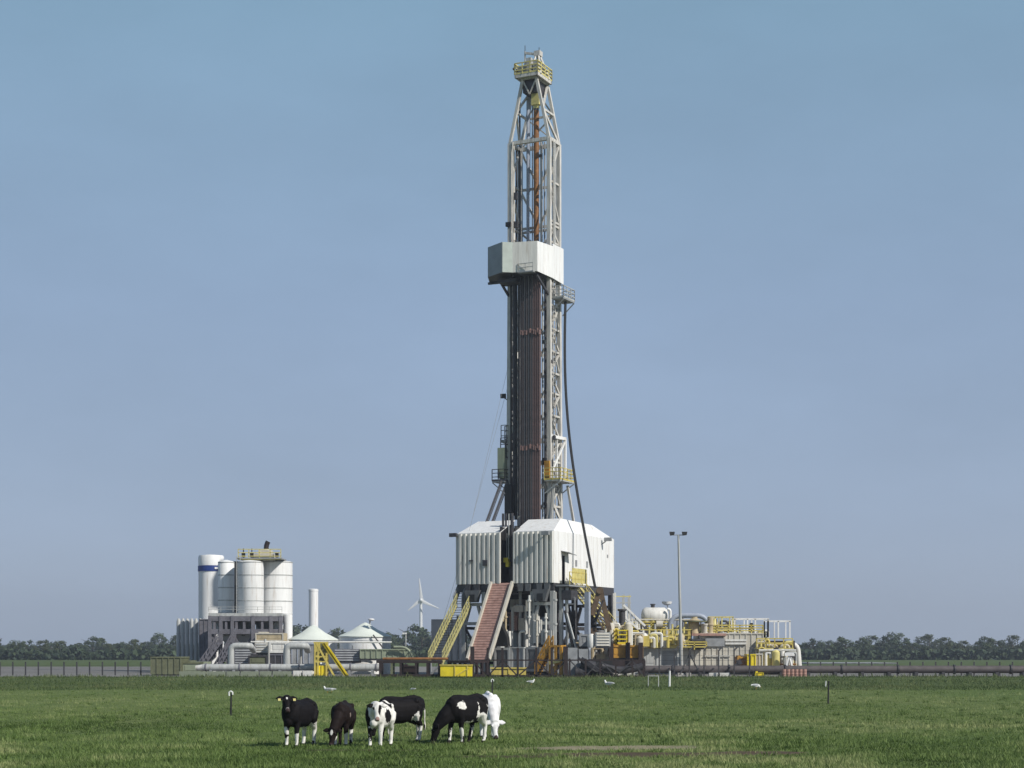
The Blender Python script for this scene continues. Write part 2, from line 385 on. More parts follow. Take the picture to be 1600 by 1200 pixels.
# monkey board: white wind walls on the front of the mast
KX = RX(839, 2.6)
KY = (RIG @ Vector((KX, 2.6, 0))).y
def kp(px, dy): q = RI @ Vector((X(px, KY+dy), KY+dy, 0)); return (q.x, q.y)
mb_pts = [(MXR+.38, YB+.2), (MXR+.36, 5.2), (KX, 2.6), kp(801, .6), kp(785, .45), kp(763, 2.6), kp(766, 5.5)]
zb, zt = RZ(427, -3, 3.6), RZ(380, -3, 3.6)
zbs = [zb-.35, zb-.2, zb, zb, zb, zb, zb]
mk = part(MB().prism([(p[0], p[1]) for p in mb_pts], zb-.02, zb+.1), 'monkey_board_floor', dsteel, t)
for i in range(len(mb_pts)-1):
    a, b = Vector((*mb_pts[i], 0)), Vector((*mb_pts[i+1], 0)); d = (b-a); nrm = d.cross(Vector((0, 0, 1))).normalized()
    m = MB(); hh = 2 if i < 2 else 6
    za, zbb = zbs[i], zbs[i+1]
    m.slab([a+Vector((0,0,za)), b+Vector((0,0,zbb)), b+Vector((0,0,zt+(0 if i else .25))), a+Vector((0,0,zt+(0 if i else .25)))], -nrm*.05)
    L = d.length; n = max(1, round(L/.65))
    for k in range(n+1):
        p = a.lerp(b, k/n); q = za+(zbb-za)*k/n
        m.bar(p+Vector((0,0,q))-nrm*.0, p+Vector((0,0,zt-.003)), .045)
    for zz in (.03, .34, .66, .97): m.bar(a+Vector((0,0,za+(zt-za)*zz))-nrm*.02, b+Vector((0,0,zbb+(zt-zbb)*zz))-nrm*.02, .05)
    part(m, 'wind_wall', [white, white, white2, palegrey, shade_grey, shade_grey][i], t)  # the far left panels' grey has their shade put into the colour
m = MB(); fx0, fx1 = RX(812, 2.6), RX(836, 2.6)
m.box((fx0, 2.1, zb-.1), (fx1, 2.78, zb+.02)); part(m, 'board_hatch', grey, t)
part(rail_mb([(fx0, 2.12, zb+.02), (fx1, 2.12, zb+.02)], .75, .03, .8), 'hatch_railing', lgrey, t)
m = MB()
m.bar((RX(780, 4), 4, zb-.1), (MXL, YF, RZ(466, MXL, YF)), .2); m.bar((RX(838, 3), 3, zb-.2), (MXR, YF, RZ(462, MXR, YF)), .2)
m.bar((RX(763, 5), 5, zb-.12), (MXL, 5, zb-.12), .22); m.bar((RX(801, 2.9), 2.9, zb-.12), (MXL, YF, zb-.12), .2)
m.box((RX(783, 4), 3.2, zb-.6), (RX(812, 4), 5.0, zb-.25))
part(m, 'board_bracket', dsteel, t)
m = MB()
for k in range(9):
    xx = MXL+.9+k*.35; m.bar((xx, 3.0, zt-.55), (xx, 5.1, zt-.55), .09); m.bar((xx, 3.0, zt-.55), (xx, 3.0, zt+.15), .06)
part(m, 'racking_finger', rustpipe, t)
# side platforms
def platform(x0, x1, y0, y1, z, mm, name='mast_platform', strut=True, h=1.15):
    m = MB().box((x0, y0, z-.12), (x1, y1, z))
    if strut:
        xi, xo = (x0, x1) if x1 > MXR else (x1, x0)
        for yy in (y0+.1, y1-.1): m.bar((xo, yy, z-.15), (xi, yy, z-1.3), .09)
    p = part(m, name, grey if mm is not yellow else lgrey, t)
    part(rail_mb([(x0, y0, z), (x1, y0, z), (x1, y1, z), (x0, y1, z)], h, .035, .8, (.35, .68, 1), True), 'railing', mm, p)
    return p
z = RZ(467, MXR, 6); platform(MXR+.1, MXR+1.35, 5.6, 8.3, z, lgrey)
z = RZ(752, MXR, 6); platform(MXR-.2, MXR+1.5, 4.5, 8.0, z, yellow)
part(MB().box((RX(852, 5.0), 4.7, z+.03), (RX(860, 5.0), 5.2, z+1.9)), 'control_box', orange, t)
z = RZ(752, MXL, 5); platform(MXL-1.5, MXL-.1, 4.2, 6.0, z, dsteel)
z = RZ(716, MXL, 5); platform(MXL-.75, MXL-.15, 4.6, 5.6, z, dsteel, strut=False, h=2)
z2 = RZ(690, MXL, 5); platform(MXL-.7, MXL-.15, 4.6, 5.4, z2, grey, strut=False, h=1.6)
m = MB().box((MXL-.95, 4.3, z-2.0), (MXL-.2, 5.2, z+1.0)); part(m, 'junction_box', greygreen, t)
# hydraulic legs beside the mast foot
for dx, yy in ((-1.35, 4.2), (-.9, 4.6)):
    part(MB().bar((MXL+dx+.9, yy, RZ(752, MXL, 5)), (MXL+dx-.35, yy-1.0, RZ(817, MXL, 3)), .2).bar((MXL+dx+.9, yy+.4, RZ(752, MXL, 5)), (MXL+dx-.35, yy-.6, RZ(817, MXL, 3)), .08), 'raking_leg', dsteel, t)
m = MB().bar((MXL+.2, 4.6, RZ(758, MXL, 5)), (MXL+.2, 4.6, FLZ), .75, .6); part(m, 'raising_cylinder', black, t)
zq = RZ(757, MXR, 6)
for a, b in (((MXR-.5, 5.0), (MXR+1.0, 7.9)), ((MXR+.6, 5.1), (MXR+.2, 4.9)), ((MXR+.9, 7.6), (MXR+1.6, 8.3))):
    part(MB().bar((*a, zq), (*b, FLZ+4.5), .22), 'raking_leg', mastw, t)
# wide lower bay on the right side (bright frame above the yellow platform)
z0, z1 = RZ(752, MXR, 6), RZ(683, MXR, 6)
m = MB()
for a in ((MXR+.15, YF-.1), (MXR+.5, 7.9)):
    m.bar((*a, z0), (*a, z1), .24)
m.bar((MXR+.15, YF-.1, z1), (MXR+.5, 7.9, z1), .3); m.bar((MXR+.15, YF-.1, z0+.5), (MXR+.5, 7.9, z1-.2), .18)
m.bar((MXR+.3, 6.4, z0), (MXR+.3, 6.4, z1), .12)
part(m, 'side_frame', white, t)
# mast lamps
for (px, py, ox) in ((787, 619, .5), (795, 351, .25)):
    x = RX(px, 5); z = RZ(py, x, 5)
    part(MB().cb((x, 4.9, z), (.5, .3, .42)).bar((x, 4.9, z-.1), (MXL, 5.2, z-.6), .09), 'mast_lamp', black, t)

# things hanging in the mast
t = thing('travelling_block', 'pale yellow travelling block hanging under the crown of the mast', 'pulley block', (bx, by, RZ(170, bx, by)), RIG)
z0, z1 = RZ(170, bx, by), RZ(147, bx, by)
part(MB().prism([(bx-.42, by-.3), (bx+.42, by-.3), (bx+.42, by+.3), (bx-.42, by+.3)], z0+.35, z1).bar((bx, by, z0), (bx, by, z0+.35), .5, .4), 'block_body', pyellow, t)
m = MB()
for k in range(6): m.tube((bx-.3+.12*k, by, z1), (bx-.5+.2*k, by+.1, cz-.2), .02, 5)
part(m, 'rope_fall', dsteel, t)
part(MB().lathe((bx, by, z0-.5), [(.12, 0), (.25, .1), (.25, .5)], 12), 'hook', dsteel, t)
m = MB().tube((bx, by, RZ(172, bx, by)-.05), (bx, by, RZ(505, bx, by)), .27, 12)
single(m, 'hanging_pipe', rustpipe, 'thick rust orange pipe hanging down the upper mast below the yellow block', 'pipe', (bx, by, RZ(505, bx, by)), RIG)
# racked drill pipe
zj = [RZ(812, -5, 4.3), RZ(733, -5, 4.3), RZ(702, -5, 4.3), RZ(553, -5, 4.3), RZ(522, -5, 4.3), RZ(425, -5, 4.3)]
def pipe_stand(x, y, m1, dz=0, joint=True, r=.085):
    tp = thing('drill_pipe', 'brown steel drill pipe standing racked in the front of the mast', 'drill pipe', (x, y, FLZ+.3), RIG, 'drill pipes racked in the mast')
    part(MB().tube((x, y, FLZ+.3), (x, y+.05, RZ(424, x, y)+dz), r, 8), 'pipe_body', m1, tp)
    if joint:
        for zz in (zj[2]+.2, zj[4]+.2): part(MB().tube((x, y, zz-.45), (x, y, zz), r+.028, 8), 'tool_joint', tool, tp)
    return tp
protoA = pipe_stand(RX(832, 4.0), 4.0, dpipe2); protoB = pipe_stand(RX(815, 4.0), 4.0, dpipe); protoC = pipe_stand(RX(817, 4.0), 3.97, dpipe3, r=.05)
px = 812.5; k = 0
for row in range(2):
    for i in range(11):
        px = 814+i*2.85+row*1.2; y = 4.0+row*.35; x = RX(px, y); src = protoC if (row == 0 and i in (2, 4, 6)) else (protoA if i >= 6 else protoB)
        loc = RIG @ Vector((x, y, FLZ+.3+random.uniform(0, .25)))
        if src is protoB and row == 0 and i == 0: protoB.location = loc; continue
        if src is protoC and i == 2: protoC.location = loc; continue
        if src is protoA and row == 0 and i == 7: protoA.location = loc; continue
        dup(src, loc)
# hose and guy ropes
def rope(name, pts, r, m, label, cat, frame=WORLD, group=None, n=6):
    return single(MB().path(pts, r, n), name, m, label, cat, pts[-1], frame, group)
h0 = RIG @ Vector((MXR+.95, 7.0, RZ(470, MXR, 6))); h1 = RIG @ Vector((2.6, RY(930, 2.6), 0)); h1.z = Z(918, h1.y)
pts = []
for k in range(25):
    u = k/24; p = h0.lerp(h1, u); p.x -= 1.15*math.sin(math.pi*u)*(1-.3*u); pts.append(p)
rope('mud_hose', pts, .13, black, 'long black hose slung from the mast side down to the brown crane', 'hose')
for i, (px, py) in enumerate(((676, 905), (668, 1010))):
    a = RIG @ Vector((MXL, YF, RZ(560+30*i, MXL, YF))); b = P(px, 1040, 162+i*4); b.z = .1
    rope('guy_rope', [a, a.lerp(b, .5)+Vector((0, 0, -.6)), b], .014, grey, 'thin grey guy rope running from the mast down to the left', 'guy rope', group='guy ropes left of the mast')

# ------------------------------------------------------------------ white drill floor shelter
HX0, HY1 = RX(715, 0), 14.9
GX0, GX1 = RX(782, 0), RX(803.5, 0)
WT = RZ(830.5, -2, 0); RT = RZ(811, -.7, 3.2)
t = thing('drill_floor_shelter', 'white corrugated shelter with sloped roof edges around the drill floor', 'shelter', (-5, 7, FLZ), RIG)
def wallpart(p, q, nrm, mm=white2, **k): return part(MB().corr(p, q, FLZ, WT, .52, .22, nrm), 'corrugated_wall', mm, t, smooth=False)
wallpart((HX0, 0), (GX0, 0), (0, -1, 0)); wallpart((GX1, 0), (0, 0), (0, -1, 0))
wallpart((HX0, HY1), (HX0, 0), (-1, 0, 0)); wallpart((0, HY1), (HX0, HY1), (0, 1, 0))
# bright flat panelled side wall, with the door slit left open
dy0, dy1 = RY(878, 0), RY(883, 0); dz0, dz1 = FLZ+.1, RZ(868, 0, 2)
m = MB()
m.box((-.06, .02, FLZ), (0, dy0, WT)); m.box((-.06, dy0, dz1), (0, dy1, WT)); m.box((-.06, dy1, FLZ), (0, HY1, WT))
side = part(m, 'side_wall', white, t, smooth=False)
m = MB(); n = 14
for k in range(n+1):
    y = .05+(HY1-.1)*k/n
    if not dy0-.05 < y < dy1+.05: m.box((.0, y-.02, FLZ+.05), (.012, y+.02, WT-.02))
part(m, 'panel_seam', white2, side)
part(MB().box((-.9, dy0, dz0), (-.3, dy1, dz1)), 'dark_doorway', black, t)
part(MB().slab([(0, RY(876.5, 0), RZ(861.5, 0, 2)), (0, RY(888, 0), RZ(864, 0, 2)), (.9, RY(888, 0), RZ(866, 0, 2)-.1), (.9, RY(876.5, 0), RZ(863, 0, 2)-.1)], (0, 0, .07)), 'door_canopy', grey, t)
for px, py in ((900, 880), (917, 882)):
    y = RY(px, 0); z = RZ(py, 0, y); part(MB().box((.0, y-.18, z-.3), (.06, y+.18, z+.3)), 'wall_vent', grey, t)
y = RY(949, 0); z = RZ(869, 0, y); part(MB().box((0, y-.12, z-.15), (.05, y+.12, z+.15)), 'wall_vent', grey, t)
# sloped roof skirts
ix0, ix1, iy0, iy1 = HX0+.6, -.7, 3.2, HY1-4.2
def skirt(pts): part(MB().slab(pts, (0, 0, .06)), 'roof_skirt', white, t, smooth=False)
skirt([(HX0, 0, WT), (GX0, 0, WT), (GX0, iy0, RT), (ix0, iy0, RT)])
skirt([(GX1, 0, WT), (0, 0, WT), (ix1, iy0, RT), (GX1-.02, iy0, RT)])
skirt([(0, 0, WT), (0, HY1, WT), (ix1, iy1, RT-.12), (ix1, iy0, RT)])
skirt([(0, HY1, WT), (HX0, HY1, WT), (ix0, iy1, RT-.12), (ix1, iy1, RT-.12)])
skirt([(HX0, HY1, WT), (HX0, 0, WT), (ix0, iy0, RT), (ix0, iy1, RT-.12)])
# opening trim and dark inside
part(MB().box((GX0-.12, -.24, FLZ), (GX0+.02, .02, WT)).box((GX1-.02, -.24, FLZ), (GX1+.12, .02, WT)), 'opening_post', white2, t)
part(MB().box((GX0-.05, 3.15, FLZ), (GX1+.05, 3.3, RT-.5)).box((GX0-.1, .05, FLZ), (GX0-.04, 3.1, RT-.8)).box((GX1+.04, .05, FLZ), (GX1+.1, 3.1, RT-.8)), 'inner_dark_sheet', black, t)  # black sheets added so the open doorway reads as deep shade
m = MB()
for px, r in ((786, .12), (790.5, .1), (800, .16)):
    x = RX(px, 1.5); m.tube((x, 1.5, FLZ), (x, 1.5, RT+.6), r, 8)
m.box((GX0+.1, 1.8, FLZ+2.4), (GX1-.1, 2.3, FLZ+2.7)).box((GX0+.3, 1.2, FLZ+.1), (GX1-.5, 1.7, FLZ+1.9))
part(m, 'doorway_machinery', dsteel, t)
x = RX(795, .8); part(MB().bar((x, .8, RZ(873, x, .8)), (x, .8, RT+.5), .07), 'hoist_rope', lgrey, t)
part(MB().box((HX0+.3, 7.9, FLZ), (-.3, 8.1, WT-1)), 'inner_dark_wall', dsteel, t)  # dark wall added inside to darken the view through the opening
# lamps on short arms, and small plates on the front
for (x, y, px_) in ((HX0-.3, -.35, 0), (RX(853, -.6), -.7, 1), (.7, RY(940, 0), 2)):
    z = (RZ(836, x, y), RZ(833, x, y), RZ(843, 0, y))[px_]
    l = part(MB().cb((x, y, z), (.75, .32, .36)), 'floodlight', dsteel if px_ == 0 else grey, t)
    part(MB().bar((x, y, z), (min(x, -.05) if px_ != 2 else 0, 0 if px_ != 2 else y, z+.15 if px_ != 2 else z-.5), .09), 'lamp_arm', grey, l)
part(MB().box((RX(756, 0), -.3, RZ(884, -7, 0)), (RX(763, 0), -.2, RZ(875, -7, 0))), 'small_window', dsteel, t)
part(MB().box((RX(735, 0), -.3, RZ(877, -8, 0)), (RX(741, 0), -.2, RZ(875, -8, 0))), 'wall_bracket', dsteel, t)
# yellow landing gate and railings beside the door
ya, yb_ = RY(886, .9), RY(908, .9)
t2 = thing('stair_landing', 'yellow railed landing outside the shelter door', 'landing', (.8, 4, FLZ-.3), RIG)
part(MB().box((.05, 0.3, FLZ-.35), (1.5, yb_, FLZ-.2)), 'deck_plate', grey, t2)
part(MB().corr((1.45, ya), (1.45, yb_), FLZ, FLZ+1.4, .35, .05, (1, 0, 0)), 'mesh_gate', pyellow, t2, smooth=False)
part(rail_mb([(1.47, .4, FLZ-.2), (1.47, yb_, FLZ-.2)], 1.2, .035), 'railing', yellow, t2)
m = MB().bar((.7, 7, FLZ+.6), (.7, 7, FLZ+1.4), .35)
tg = thing('power_tong', 'yellow pipe tong hanging in the dark doorway of the shelter', 'pipe tong', (RX(792, .9), .9, RZ(886, -5, .9)), RIG)
x = RX(792, .9); z0, z1 = RZ(886, x, .9), RZ(870, x, .9)
part(MB().box((x-.28, .7, z0+.45), (x+.2, 1.15, z1-.1)).box((x-.05, .7, z0), (x+.28, 1.1, z0+.5)), 'tong_body', byellow, tg)
part(MB().bar((x, .9, z1-.1), (x, .9, WT), .05), 'hanger', lgrey, tg)

# ------------------------------------------------------------------ substructure
t = thing('rig_substructure', 'open steel substructure of grey posts and dark beams carrying the shelter', 'steel frame', (-5, 7, 0), RIG)
DK = FLZ-.02
part(MB().box((HX0, .05, DK-.75), (GX0-.4, HY1, DK)).box((GX0-.4, .05, DK-.3), (GX1+.3, HY1, DK)).box((GX1+.3, .05, DK-.75), (-.02, HY1, DK)), 'deck_beam', dsteel, t)
for xx in (HX0+2.2, HX0+1.2, HX0+3.6, -3.4, -.6, -2.6, -1.4):
    part(MB().slab([(xx-.22, -.25, DK-.75), (xx+.22, -.25, DK-.75), (xx+.3, -.25, DK-.03), (xx-.3, -.25, DK-.03)], (0, .28, 0)), 'deck_bracket', dkgrey if random.random() < .6 else dsteel, t)
for c in (RX(741, 0), RX(847, 0)):
    part(MB().slab([(c-.5, -.5, DK-1.75), (c+.5, -.5, DK-1.75), (c+.85, -.5, DK-.6), (c-.85, -.5, DK-.6)], (0, .5, 0)), 'bearing_bracket', dkgrey, t)
    part(MB().box((c-.3, -.53, DK-1.7), (c+.3, -.505, DK-1.0)), 'bracket_opening', black, t)
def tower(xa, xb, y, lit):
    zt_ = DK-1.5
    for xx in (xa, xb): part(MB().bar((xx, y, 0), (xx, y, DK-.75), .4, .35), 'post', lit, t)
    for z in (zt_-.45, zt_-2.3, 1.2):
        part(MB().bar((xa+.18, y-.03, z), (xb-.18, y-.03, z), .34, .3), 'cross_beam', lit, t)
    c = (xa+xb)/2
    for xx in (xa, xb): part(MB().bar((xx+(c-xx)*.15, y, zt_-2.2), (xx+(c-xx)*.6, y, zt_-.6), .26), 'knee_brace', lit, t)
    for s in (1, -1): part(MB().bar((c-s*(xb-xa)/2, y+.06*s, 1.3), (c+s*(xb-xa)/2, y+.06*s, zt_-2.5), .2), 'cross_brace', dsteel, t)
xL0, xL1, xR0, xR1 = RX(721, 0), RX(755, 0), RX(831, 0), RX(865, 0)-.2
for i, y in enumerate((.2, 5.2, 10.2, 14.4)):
    tower(xL0+.2, xL1, y, lgrey if i == 0 else dsteel); tower(xR0, xR1, y, lgrey if i == 0 else dsteel)  # rear towers coloured dark to stand in for the shade under the floor
for xx in (xL0+.2, xL1, xR0, xR1):
    for z in (1.2, 4.6): part(MB().bar((xx, .4, z), (xx, 14.2, z), .28), 'long_beam', dsteel, t)
    for y in (.4, 5.4, 10.3): part(MB().bar((xx, y, 1.3), (xx, y+4.0, 4.5), .18), 'cross_brace', dsteel, t)
for px in (877, 886):
    x = RX(px, 1); part(MB().bar((x, 1, 0), (x, 1, DK-.4), .33 if px == 877 else .2), 'post', lgrey, t)
for px, mm in ((813, lgrey), (822, white2), (801, white2)):
    x = RX(px, 1.2); part(MB().tube((x, 1.2, .5), (x, 1.2, DK-.75 if px == 813 else DK-2.2), .16, 8), 'service_pipe', mm, t)
x = RX(918, 2); part(MB().bar((x, 2, 0), (x, 2, RZ(925, x, 2)), .45), 'post', bluegrey, t)
part(MB().bar((RX(884, 1), 1, DK-2.6), (RX(908, 1), .2, .8), .3), 'cross_brace', dsteel, t)
part(MB().bar((RX(888, 1), .6, DK-2.9), (RX(914, 1), .2, .8), .16), 'cross_brace', lgrey, t)
part(MB().box((RX(880, 1), .6, DK-1.6), (RX(895, 1), 2.2, DK-.7)), 'junction_box', dsteel, t)
part(rail_mb([(RX(884, 1), 1.0, DK-2.6), (RX(898, 1), 1.0, DK-2.6)], 1.2, .05, .7), 'railing', grey, t)
t = thing('underfloor_backdrop', 'dark backdrop block added for the deep shade under the middle of the drill floor', 'backdrop', (-4.5, 6, 0), RIG)
part(MB().box((RX(780, 3.4), 3.4, .6), (RX(868, 3.4), 4.9, 7.95)), 'block_body', mat('underfloor_shade', (.02, .018, .018), .6, dirt=.5, scale=2), t)  # added block, its near-black colour stands in for underfloor shade
random.seed(21)
for i in range(22):
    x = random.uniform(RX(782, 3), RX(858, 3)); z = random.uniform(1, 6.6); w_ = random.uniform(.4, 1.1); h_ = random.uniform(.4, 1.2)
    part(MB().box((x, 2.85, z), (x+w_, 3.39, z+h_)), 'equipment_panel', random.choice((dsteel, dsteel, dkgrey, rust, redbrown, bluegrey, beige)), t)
for i in range(10):
    x = RX(784+i*8+random.uniform(-3, 3), 2.5); part(MB().tube((x, 2.5, .1), (x, 2.5, random.uniform(4, 8)), random.choice((.08, .12, .16)), 8), 'riser_pipe', random.choice((lgrey, white2, dsteel, grey)), t)
for z in (2.4, 4.9): part(MB().bar((RX(782, 2.7), 2.7, z), (RX(866, 2.7), 2.7, z+.2), .2), 'cross_pipe', grey, t)
# assorted equipment under and in front of the floor
def skid(name, label, cat, px0, px1, py0, py1, y, dep, m, frame='rig', feat='ribs', m2=None, group=None):
    """a boxy unit: body on skid runners with ribs, hatches or louvres"""
    if frame == 'rig':
        x0, x1 = RX(px0, y), RX(px1, y); z1, z0 = RZ(py0, x0, y), max(0, RZ(py1, x0, y)); fr = RIG
    else:
        x0, x1 = X(px0, y), X(px1, y); z1, z0 = Z(py0, y), max(0, Z(py1, y)); fr = WORLD
    t = thing(name, label, cat, ((x0+x1)/2, y+dep/2, z0), fr, group)
    rn = .18 if z1-z0 > 1 else 0
    part(MB().box((x0, y, z0+rn), (x1, y+dep, z1)), 'body', m, t, smooth=False)
    if rn:
        for ya_ in (y+.05, y+dep-.3): part(MB().box((x0+.05, ya_, z0), (x1-.05, ya_+.2, z0+rn)), 'skid_runner', dsteel, t)
    m2 = m2 or m; w_, h_ = x1-x0, z1-z0-rn; zz = z0+rn
    if feat == 'ribs':
        k = MB(); n = max(2, round(w_/.55))
        for i in range(n+1):
            xx = x0+w_*i/n; k.box((xx-.04, y-.07, zz+.05), (xx+.04, y-.002, z1-.05))
        n = max(2, round(dep/.55))
        for i in range(n+1):
            yy = y+dep*i/n; k.box((x1+.002, yy-.04, zz+.05), (x1+.07, yy+.04, z1-.05))
        k.box((x0-.05, y-.09, z1-.06), (x1+.09, y+dep+.05, z1+.06)); part(k, 'frame_rib', m2, t, smooth=False)
    elif feat == 'panel':
        k = MB(); b = min(.22, h_*.15)
        k.box((x0, y-.08, zz), (x1, y-.002, zz+b)).box((x0, y-.08, z1-b), (x1, y-.002, z1)).box((x0, y-.08, zz+b), (x0+b, y-.002, z1-b)).box((x1-b, y-.08, zz+b), (x1, y-.002, z1-b))
        part(k, 'panel_frame', m2, t, smooth=False)
        part(MB().box((x0+b*2, y-.03, zz+b*2), (x1-b*2, y-.002, z1-b*2)), 'panel', m, t, smooth=False)
        part(MB().box((x0+w_*.1, y+.2, z1), (x0+w_*.35, y+dep-.2, z1+.12)), 'hatch', m2, t)
    elif feat == 'louvre':
        k = MB(); n = max(3, int(h_/.22))
        for i in range(n):
            q = zz+h_*(i+.2)/n; k.slab([(x0+.1, y-.06, q), (x1-.1, y-.06, q), (x1-.1, y, q+h_/n*.5), (x0+.1, y, q+h_/n*.5)], (0, .02, .02))
        part(k, 'louvre', m2, t, smooth=False)
        part(MB().tube((x0+w_*.7, y+dep*.5, z1), (x0+w_*.7, y+dep*.5, z1+.35), .12, 8), 'vent_stub', m2, t)
    return t
skid('tool_box', 'white steel box hung under the drill floor beside the ramp', 'box', 803, 817, 946, 956, 1.0, 1.6, white2, feat='panel')
skid('control_cabinet', 'pale cabinet with louvres under the floor right of the ramp', 'cabinet', 810, 819, 966, 988, .8, 1.2, beige, feat='louvre')
skid('control_cabinet', 'rusty red cabinet standing between the ramp and the pale cabinet', 'cabinet', 796, 808, 962, 988, 1.2, 1.4, rust, feat='louvre')
skid('mud_skid', 'light grey steel tank skid behind the dark railing', 'tank skid', 772, 797, 1012, 1052, -3.0, 2.5, dkgrey, feat='panel', m2=lgrey)
skid('mud_skid', 'narrow grey tank skid left of the black pipe under the rig', 'tank skid', 800, 818, 1012, 1052, -2.6, 2.5, grey, feat='ribs', m2=lgrey)
skid('mud_skid', 'green grey tank skid left of the orange stair', 'tank skid', 822, 842, 1011, 1052, -2.2, 2.5, dkgrey, feat='panel', m2=grey)
for i, (px, r, py, mm) in enumerate(((824, .45, 986, white2), (806, .4, 985, lgrey), (843, .28, 975, lgrey), (849, .3, 965, bluegrey), (855, .28, 970, mauve))):
    y = 1.8; x = RX(px, y)
    single(MB().lathe((x, y, 0), [(r, 0), (r, RZ(py, x, y)-.2), (r*.6, RZ(py, x, y)), (r*.25, RZ(py, x, y)+.1)], 14).lathe((x, y, 2.2), [(r+.05, 0), (r+.05, .12)], 14),
           'gas_bottle', mm, ['white cylinder standing under the rig floor', 'light grey cylinder close behind the ramp', 'slim light grey cylinder inside the right tower', 'blue grey cylinder inside the right tower', 'purple grey cylinder beside the right tower post'][i], 'cylinder', frame=RIG)
m = MB(); y = -.6
m.elbow([(RX(812, y), y, .1), (RX(812, y), y, RZ(987, -5, y)), (RX(821, y), y, RZ(987, -5, y))], .13)
single(m, 'standpipe', white2, 'bent white pipe rising under the rig floor', 'pipe', frame=RIG)
m = MB().elbow([(RX(786, 0), -1.5, 1.0), (RX(782, 0), -1.5, RZ(975, -5, 0)), (RX(792, 0), .5, RZ(960, -5, 0))], .12)
single(m, 'standpipe', dsteel, 'dark bent pipe behind the lower end of the ramp', 'pipe', frame=RIG)
t = thing('dark_tarpaulin_cover', 'black peaked cover leaning behind the ramp', 'cover', (RX(782, -2), -2, 1.6), RIG)
xx0, xx1, xm = RX(770, -2), RX(793, -2), RX(781, -2)
part(MB().slab([(xx0, -2, RZ(1009, xm, -2)), (xx1, -2, RZ(1009, xm, -2)), (xx1-.1, -2, RZ(995, xm, -2)), (xm, -2, RZ(973, xm, -2)), (xx0+.1, -2, RZ(1000, xm, -2))], (0, .6, 0)), 'cover_sheet', black, t)
part(MB().box((xx0, -1.95, 0), (xx0+.15, -1.5, 2.9)).box((xx1-.15, -1.95, 0), (xx1, -1.5, 2.9)), 'cover_leg', dsteel, t)

for (a, b, c, d, y, mm, nm, ft, lb) in ((776, 786, 950, 974, -.6, tan, 'cable_box', 'louvre', 'tan box tucked behind the upper edge of the ramp'), (822, 829, 938, 958, -.3, beige, 'cable_box', 'panel', 'small beige box high under the floor left of the right tower'), (833, 842, 968, 1008, -.7, white2, 'hydraulic_unit', 'louvre', 'white upright unit inside the right tower'), (846, 862, 985, 1010, -.8, lgrey, 'hydraulic_unit', 'panel', 'light grey unit low inside the right tower'), (786, 796, 986, 1012, -1.0, white2, 'hydraulic_unit', 'panel', 'white unit standing low between the black cover and the bent white pipe')):
    skid(nm, lb, 'machine', a, b, c, d, y, .7, mm, feat=ft)
for i, (px, y, p0, p1, mm, lb) in enumerate(((790, -.9, 955, 1045, tan, 'tan upright pipe right of the black peaked cover'), (827, -.9, 930, 1015, white2, 'white upright pipe left of the right tower'), (839, -1.0, 960, 1040, beige, 'beige upright pipe in the right tower'), (868, -.6, 925, 1050, lgrey, 'light grey upright pipe at the corner of the right tower'), (853, -.9, 958, 1030, white2, 'white upright pipe in the right tower'))):
    x = RX(px, y); z1 = RZ(p0, x, y); z0 = max(0, RZ(p1, x, y)); m = MB().tube((x, y, z0), (x, y, z1), .11, 8)
    for k in (.25, .6, .9): m.tube((x, y, z0+(z1-z0)*k-.08), (x, y, z0+(z1-z0)*k+.08), .19, 8)
    single(m, 'upright_pipe', mm, lb, 'pipe', frame=RIG)
# ------------------------------------------------------------------ V-door ramp, catwalk and stairs
t = thing('pipe_ramp', 'rust brown sloping ramp with white edge beams leading up to the dark doorway', 'ramp', (-5, -3, 1.6), RIG)
ry = -5.2; rx0, rx1 = RX(770, -.1), RX(800, -.1); rz1 = FLZ+.05; rz0 = RZ(1031, -5, ry)
bx0, bx1 = RX(732, ry), RX(763, ry)
pl = [(rx0, -.16, rz1), (rx1, -.16, rz1), (bx1, ry, rz0), (bx0, ry, rz0)]
part(MB().slab(pl, (0, .1, -.25)), 'ramp_plate', rust, t)
k = MB()
for i in range(1, 30):
    u = i/30; a = Vector(pl[0]).lerp(Vector(pl[3]), u); b = Vector(pl[1]).lerp(Vector(pl[2]), u); k.bar(a+Vector((0, -.01, .0)), b+Vector((0, -.01, 0)), .05)
part(k, 'weld_strip', rust, t)
for a, b, s in ((pl[0], pl[3], -1), (pl[1], pl[2], 1)):
    a = Vector(a); b = Vector(b); part(MB().bar(a+Vector((s*.1, -.03, .06)), b+Vector((s*.1, -.03, .06)), .2, .4), 'edge_beam', beige, t)
t = thing('catwalk', 'red brown steel catwalk frame at ground level left of the ramp', 'catwalk', ((bx0+bx1)/2-1, -12, 0), RIG)
cx0, cx1 = bx0-.3, bx1+.1; cy0, cy1 = -8.8, ry-.1; czt = rz0-.05
part(MB().box((cx0, cy0, czt-.22), (cx1, cy1, czt)), 'walk_deck', redbrown, t)
n = 4
for i in range(n):
    y = cy0+.2+(cy1-cy0-.4)*i/(n-1)
    for xx in (cx0+.1, cx1-.1): part(MB().bar((xx, y, 0), (xx, y, czt-.2), .22), 'catwalk_leg', redbrown, t)
for xx in (cx0+.1, cx1-.1): part(MB().bar((xx, cy0, .12), (xx, cy1, .12), .2), 'base_beam', redbrown, t)
t = thing('pipe_rack', 'low red brown pipe rack with open frames beside the catwalk', 'pipe rack', (-12, -10, 0), WORLD)
BASE[t.name] = Vector((X(640, 152), 152, 0)); t.location = BASE[t.name]
